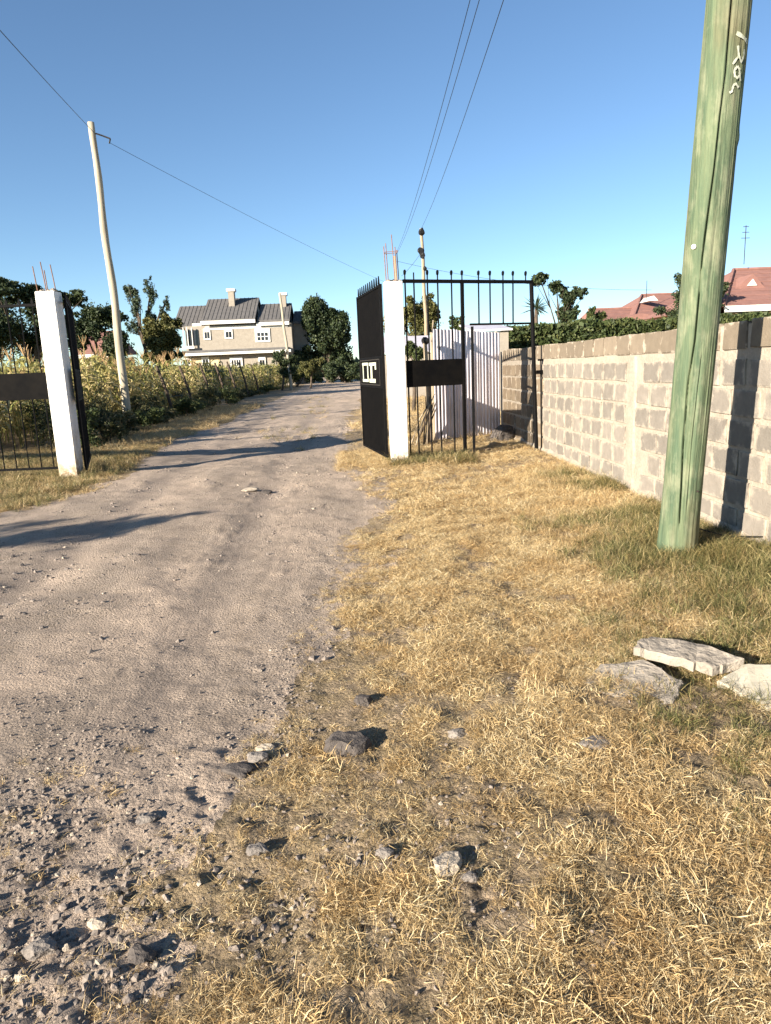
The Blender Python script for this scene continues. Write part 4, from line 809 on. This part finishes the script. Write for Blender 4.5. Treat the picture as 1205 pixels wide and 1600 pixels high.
gable('roof', hp(316, 500)[0], hp(400, 500)[0], 7.45, 10.15, -.7, 9.5)
gable('roof', hp(402.5, 500)[0], hp(453, 500)[0], 7.25, 9.35, -.4, 8.6)
gable('roof', hp(268, 500)[0], hp(315, 500)[0], 7.0, 9.5, .4, 9)
gable('roof', hp(455, 500)[0], hp(478.5, 500)[0], 7.1, 8.5, 2.2, 8.4)
hbox('fascia', 'white', 315, 501, 400.5, 506.5, -.78, -.72); hbox('fascia', 'white', 401.5, 503.5, 452.5, 508.5, -.48, -.42); hbox('fascia', 'white', 299, 505, 314, 510, .30, .36); hbox('fascia', 'white', 468, 503, 480, 508.5, 2.1, 2.16)
hbox('soffit_band', 'white', 320, 508, 450, 513.5, -.06, -.002)
hbox('ledge', 'white', 284, 549.5, 456, 553.5, -1.1, -.003); hbox('ledge_roof', 'greyroof', 286, 545.5, 452, 548.7, -.75, -.004)
hbox('ground_floor_panel', 'cream', 286, 559, 345, 575, -.05, -.003)
def win(px0, py0, px1, py1, cols, rows, yf=-.003):
    a = hp(px0, py0); b = hp(px1, py1); f = MB().box((a[0], yf-.10, b[1]), (b[0], yf, a[1])).build('window', M['white'], hs)
    w_ = (b[0]-a[0]); h_ = a[1]-b[1]
    for i in range(cols):
        for j in range(rows):
            x0 = a[0]+w_*(.12+.76*i/cols+.03); x1 = a[0]+w_*(.12+.76*(i+1)/cols-.03); z0 = b[1]+h_*(.10+.62*j/rows+.03); z1 = b[1]+h_*(.10+.62*(j+1)/rows-.03)
            MB().box((x0, yf-.112, z0), (x1, yf-.103, z1)).build('pane', M['glass'], f)
win(317.5, 513.7, 330, 531, 2, 1); win(350.5, 513.7, 364.5, 529, 2, 1); win(398, 513.7, 423, 534, 3, 2); win(287, 558, 300, 571, 2, 1, -.052); win(315, 558, 328, 571, 2, 1, -.052); win(359, 558, 380, 573, 4, 1, -.052); win(404, 558, 416, 573, 2, 1, -.052)
hbox('balcony_opening', 'glass', 290, 516, 312, 540, -.06, -.003); 
for px in (289, 295, 302): hbox('balcony_column', 'white', px-1, 512, px+1, 545, -.5, -.35)
hbox('balcony_rail', 'white', 286, 541, 306, 545.2, -.62, -.52)
for (x0, y0, x1, y1, yb) in ((356, 455.5, 367, 480, 2.4), (438.5, 461.5, 448, 490, 3.0)):
    a = P(x0, y0, HY+yb); b = P(x1, y1, HY+yb); c = MB().box((a[0]+12, yb, b[2]), (b[0]+12, yb+1, a[2])).build('chimney', M['beige'], hs)
    MB().box((a[0]+11.85, yb-.12, a[2]+.003), (b[0]+12.15, yb+1.12, a[2]+.3)).build('chimney_cap', M['white'], c)

# ------------------------------------------------------------------ red-roofed houses
def hip(parent, x0, x1, y0, y1, ze, zr, ins, m='redroof', name='roof'):
    ym = (y0+y1)/2; b = MB(); v = [(x0, y0, ze), (x1, y0, ze), (x1, y1, ze), (x0, y1, ze), (x0+ins, ym, zr), (x1-ins, ym, zr)]
    b.poly([v[0], v[1], v[5], v[4]]); b.poly([v[1], v[2], v[5]]); b.poly([v[2], v[3], v[4], v[5]]); b.poly([v[3], v[0], v[4]]); b.poly([v[3], v[2], v[1], v[0]]); o = b.build(name, M[m], parent)
    MB().box((x0+.02, y0-.05, ze-.26), (x1-.02, y0-.003, ze-.005)).build('fascia', M['white'], o)
    for p, q_ in ((v[4], v[5]), (v[0], v[4]), (v[1], v[5])): MB().tube([Vector(p)+Vector((0, 0, .03)), Vector(q_)+Vector((0, 0, .03))], .09, 6).build('ridge_tiles', M[m], o)
    nr = int((zr-ze)/.22)
    for i in range(1, nr):
        t = i/nr; MB().tube([(x0+ins*t, y0+(ym-y0)*t-.01, ze+(zr-ze)*t), (x1-ins*t, y0+(ym-y0)*t-.01, ze+(zr-ze)*t)], .022, 4).build('tile_course', M[m], o)
    return o
hb = thing('bungalow', 'cream bungalow with a red tiled roof right of the green pole', 'house', (20, 30, 0)); e0 = P(1131, 478, 30); bx = e0[0]-20
MB().box((bx+.5, .6, 0), (7, 8, e0[2]-.27)).build('wall', M['cream'], hb); r_ = hip(hb, bx, 7.6, 0, 8.6, e0[2], P(1190, 421, 34.3)[2], 2.6)
gp = P(1183, 421, 31.6); MB().prism([(gp[0]-20-.75, 1.9, 4.25), (gp[0]-20+.6, 1.9, 4.25), (gp[0]-20, 1.9, 4.85)], (0, 1.2, 0)).build('gablet', M['redroof'], hb)
MB().prism([(gp[0]-20-.25, 1.86, 4.36), (gp[0]-20+.2, 1.86, 4.36), (gp[0]-20, 1.86, 4.64)], (0, .035, 0)).build('gablet_face', M['white'], hb)
a = P(1155, 485, 30.6); b = P(1178, 500, 30.6); f = MB().box((a[0]-20-.06, .50, b[2]), (b[0]-20+.06, .597, a[2])).build('window', M['wood_dark'], hb); MB().box((a[0]-20, .485, b[2]+.05), (b[0]-20, .497, a[2]-.05)).build('pane', M['glass'], f)
at_ = P(1183, 346, 33); MB().tube([(at_[0]-20, 3.9, 5.5), (at_[0]-20, 3.9, at_[2])], .018, 5).build('aerial', M['steel_dark'], hb)
for k, w_ in ((.0, .13), (.25, .16), (.5, .2)): MB().tube([(at_[0]-20-w_, 3.9, at_[2]-.05-k), (at_[0]-20+w_, 3.9, at_[2]-.05-k)], .012, 4).build('aerial_element', M['steel_dark'], hb)
ha = thing('bungalow', 'red-roofed bungalow with two roof levels behind the hedge left of the green pole', 'house', (20, 45, 0))
e0 = P(934, 506, 45); x0 = e0[0]-20; MB().box((x0+.5, .7, 0), (7, 9, e0[2]-.3)).build('wall', M['cream'], ha)
zr = P(960, 483, 48)[2]; hip(ha, x0, 1.0, 0, 6, e0[2], zr, .4); x1 = P(985, 500, 44.5)[0]-20
hip(ha, x1, 8, -.8, 9.5, e0[2]-.02, P(1050, 459, 49)[2], 2.6)
gp = P(1016, 466, 46.5); MB().prism([(gp[0]-20-.28, .9, gp[2]-.2), (gp[0]-20+.28, .9, gp[2]-.2), (gp[0]-20, .9, gp[2]+.1)], (0, 1.6, 0)).build('gablet', M['white'], ha)
ap = P(1000, 496, 44); MB().prism([(ap[0]-20+.9*math.cos(t), -1.1, e0[2]-.15+.62*math.sin(t)) for t in np.linspace(0, math.pi, 12)], (0, 1.5, 0)).build('porch_arch', M['redroof'], ha)
at_ = P(1016, 437, 46); MB().tube([(at_[0]-20, 1.5, 5.0), (at_[0]-20, 1.5, at_[2])], .02, 5).build('aerial', M['steel_dark'], ha)
hc = thing('cottage', 'small house with a dull red roof below the dark trees left of the pale pole', 'house', (-19, 55, 0))
a = P(112, 555, 55); b = P(184, 555, 55); zr = P(150, 523, 57)[2]; MB().box((a[0]+19+.3, .5, 0), (b[0]+19-.3, 5, 3.1)).build('wall', M['cream'], hc)
hip(hc, a[0]+19, b[0]+19, 0, 5.5, 3.35, zr+.2, .8)
ws = thing('outbuilding', 'low white-roofed outbuilding seen through the railing behind the shrub', 'building', (3.0, 35, 0)); a = P(590, 520, 35); b = P(682, 520, 35)
MB().box((a[0]-3+.2, .2, 0), (b[0]-3-.2, 3, 2.1)).build('wall', M['beige'], ws)
MB().prism([(a[0]-3, 0, 2.15), (b[0]-3, 0, 2.15), (b[0]-3, 3.4, 3.0), (a[0]-3, 3.4, 3.0)], (0, 0, .06)).build('roof', M['iron'], ws)

os_ = thing('outbuilding', 'flat pale shed roof just showing above the right end of the iron screen', 'building', (4.3, 21, 0)); a = P(738, 507, 21); b = P(800, 516, 21)
MB().box((a[0]-4.3, 0, 0), (b[0]-4.3-.1, 2, b[2]-.01)).build('wall', M['beige'], os_); MB().prism([(a[0]-4.35, -.1, b[2]), (b[0]-4.3, -.1, b[2]), (b[0]-4.3, 2.3, a[2]+.08), (a[0]-4.35, 2.3, a[2]+.08)], (0, 0, .05)).build('roof', M['iron'], os_)
n = 30000; u = rng.uniform(-170, 200, n); hh = 3.2+2.2*fbm(u, 0*u, 0.05, 3, 5)*2; pz = rng.random(n)**.7*np.clip(hh, 1.2, 9); p = np.stack([u, 190+rng.normal(0, 3, n), pz], -1)
a = rng.normal(size=(n, 3))*.55; b = rng.normal(size=(n, 3))*.4
tag(link('treeline', mesh_np('treeline', np.stack([p-a, p+b, p+a, p-b], 1).reshape(-1, 3), np.arange(n*4).reshape(-1, 4), M['leaf_blue'])), 'far low line of trees on the horizon', 'treeline', None, 'stuff')
# trees outside the frame on the left whose shadows lie on the road
tree('verge_tree', 'small leafy tree on the left verge shading the near road', (-9.4, 2.2, 0), [(-9.4, 2.2, 2.0, .8, .8, .6), (-9.0, 1.9, 2.5, .5, .6, .3), (-9.9, 2.6, 1.7, .7, .7, .5), (-9.3, 1.8, 1.3, .7, .7, .5)], 4200, .12, 'leaf_mid', trunk=.06, seed=30)
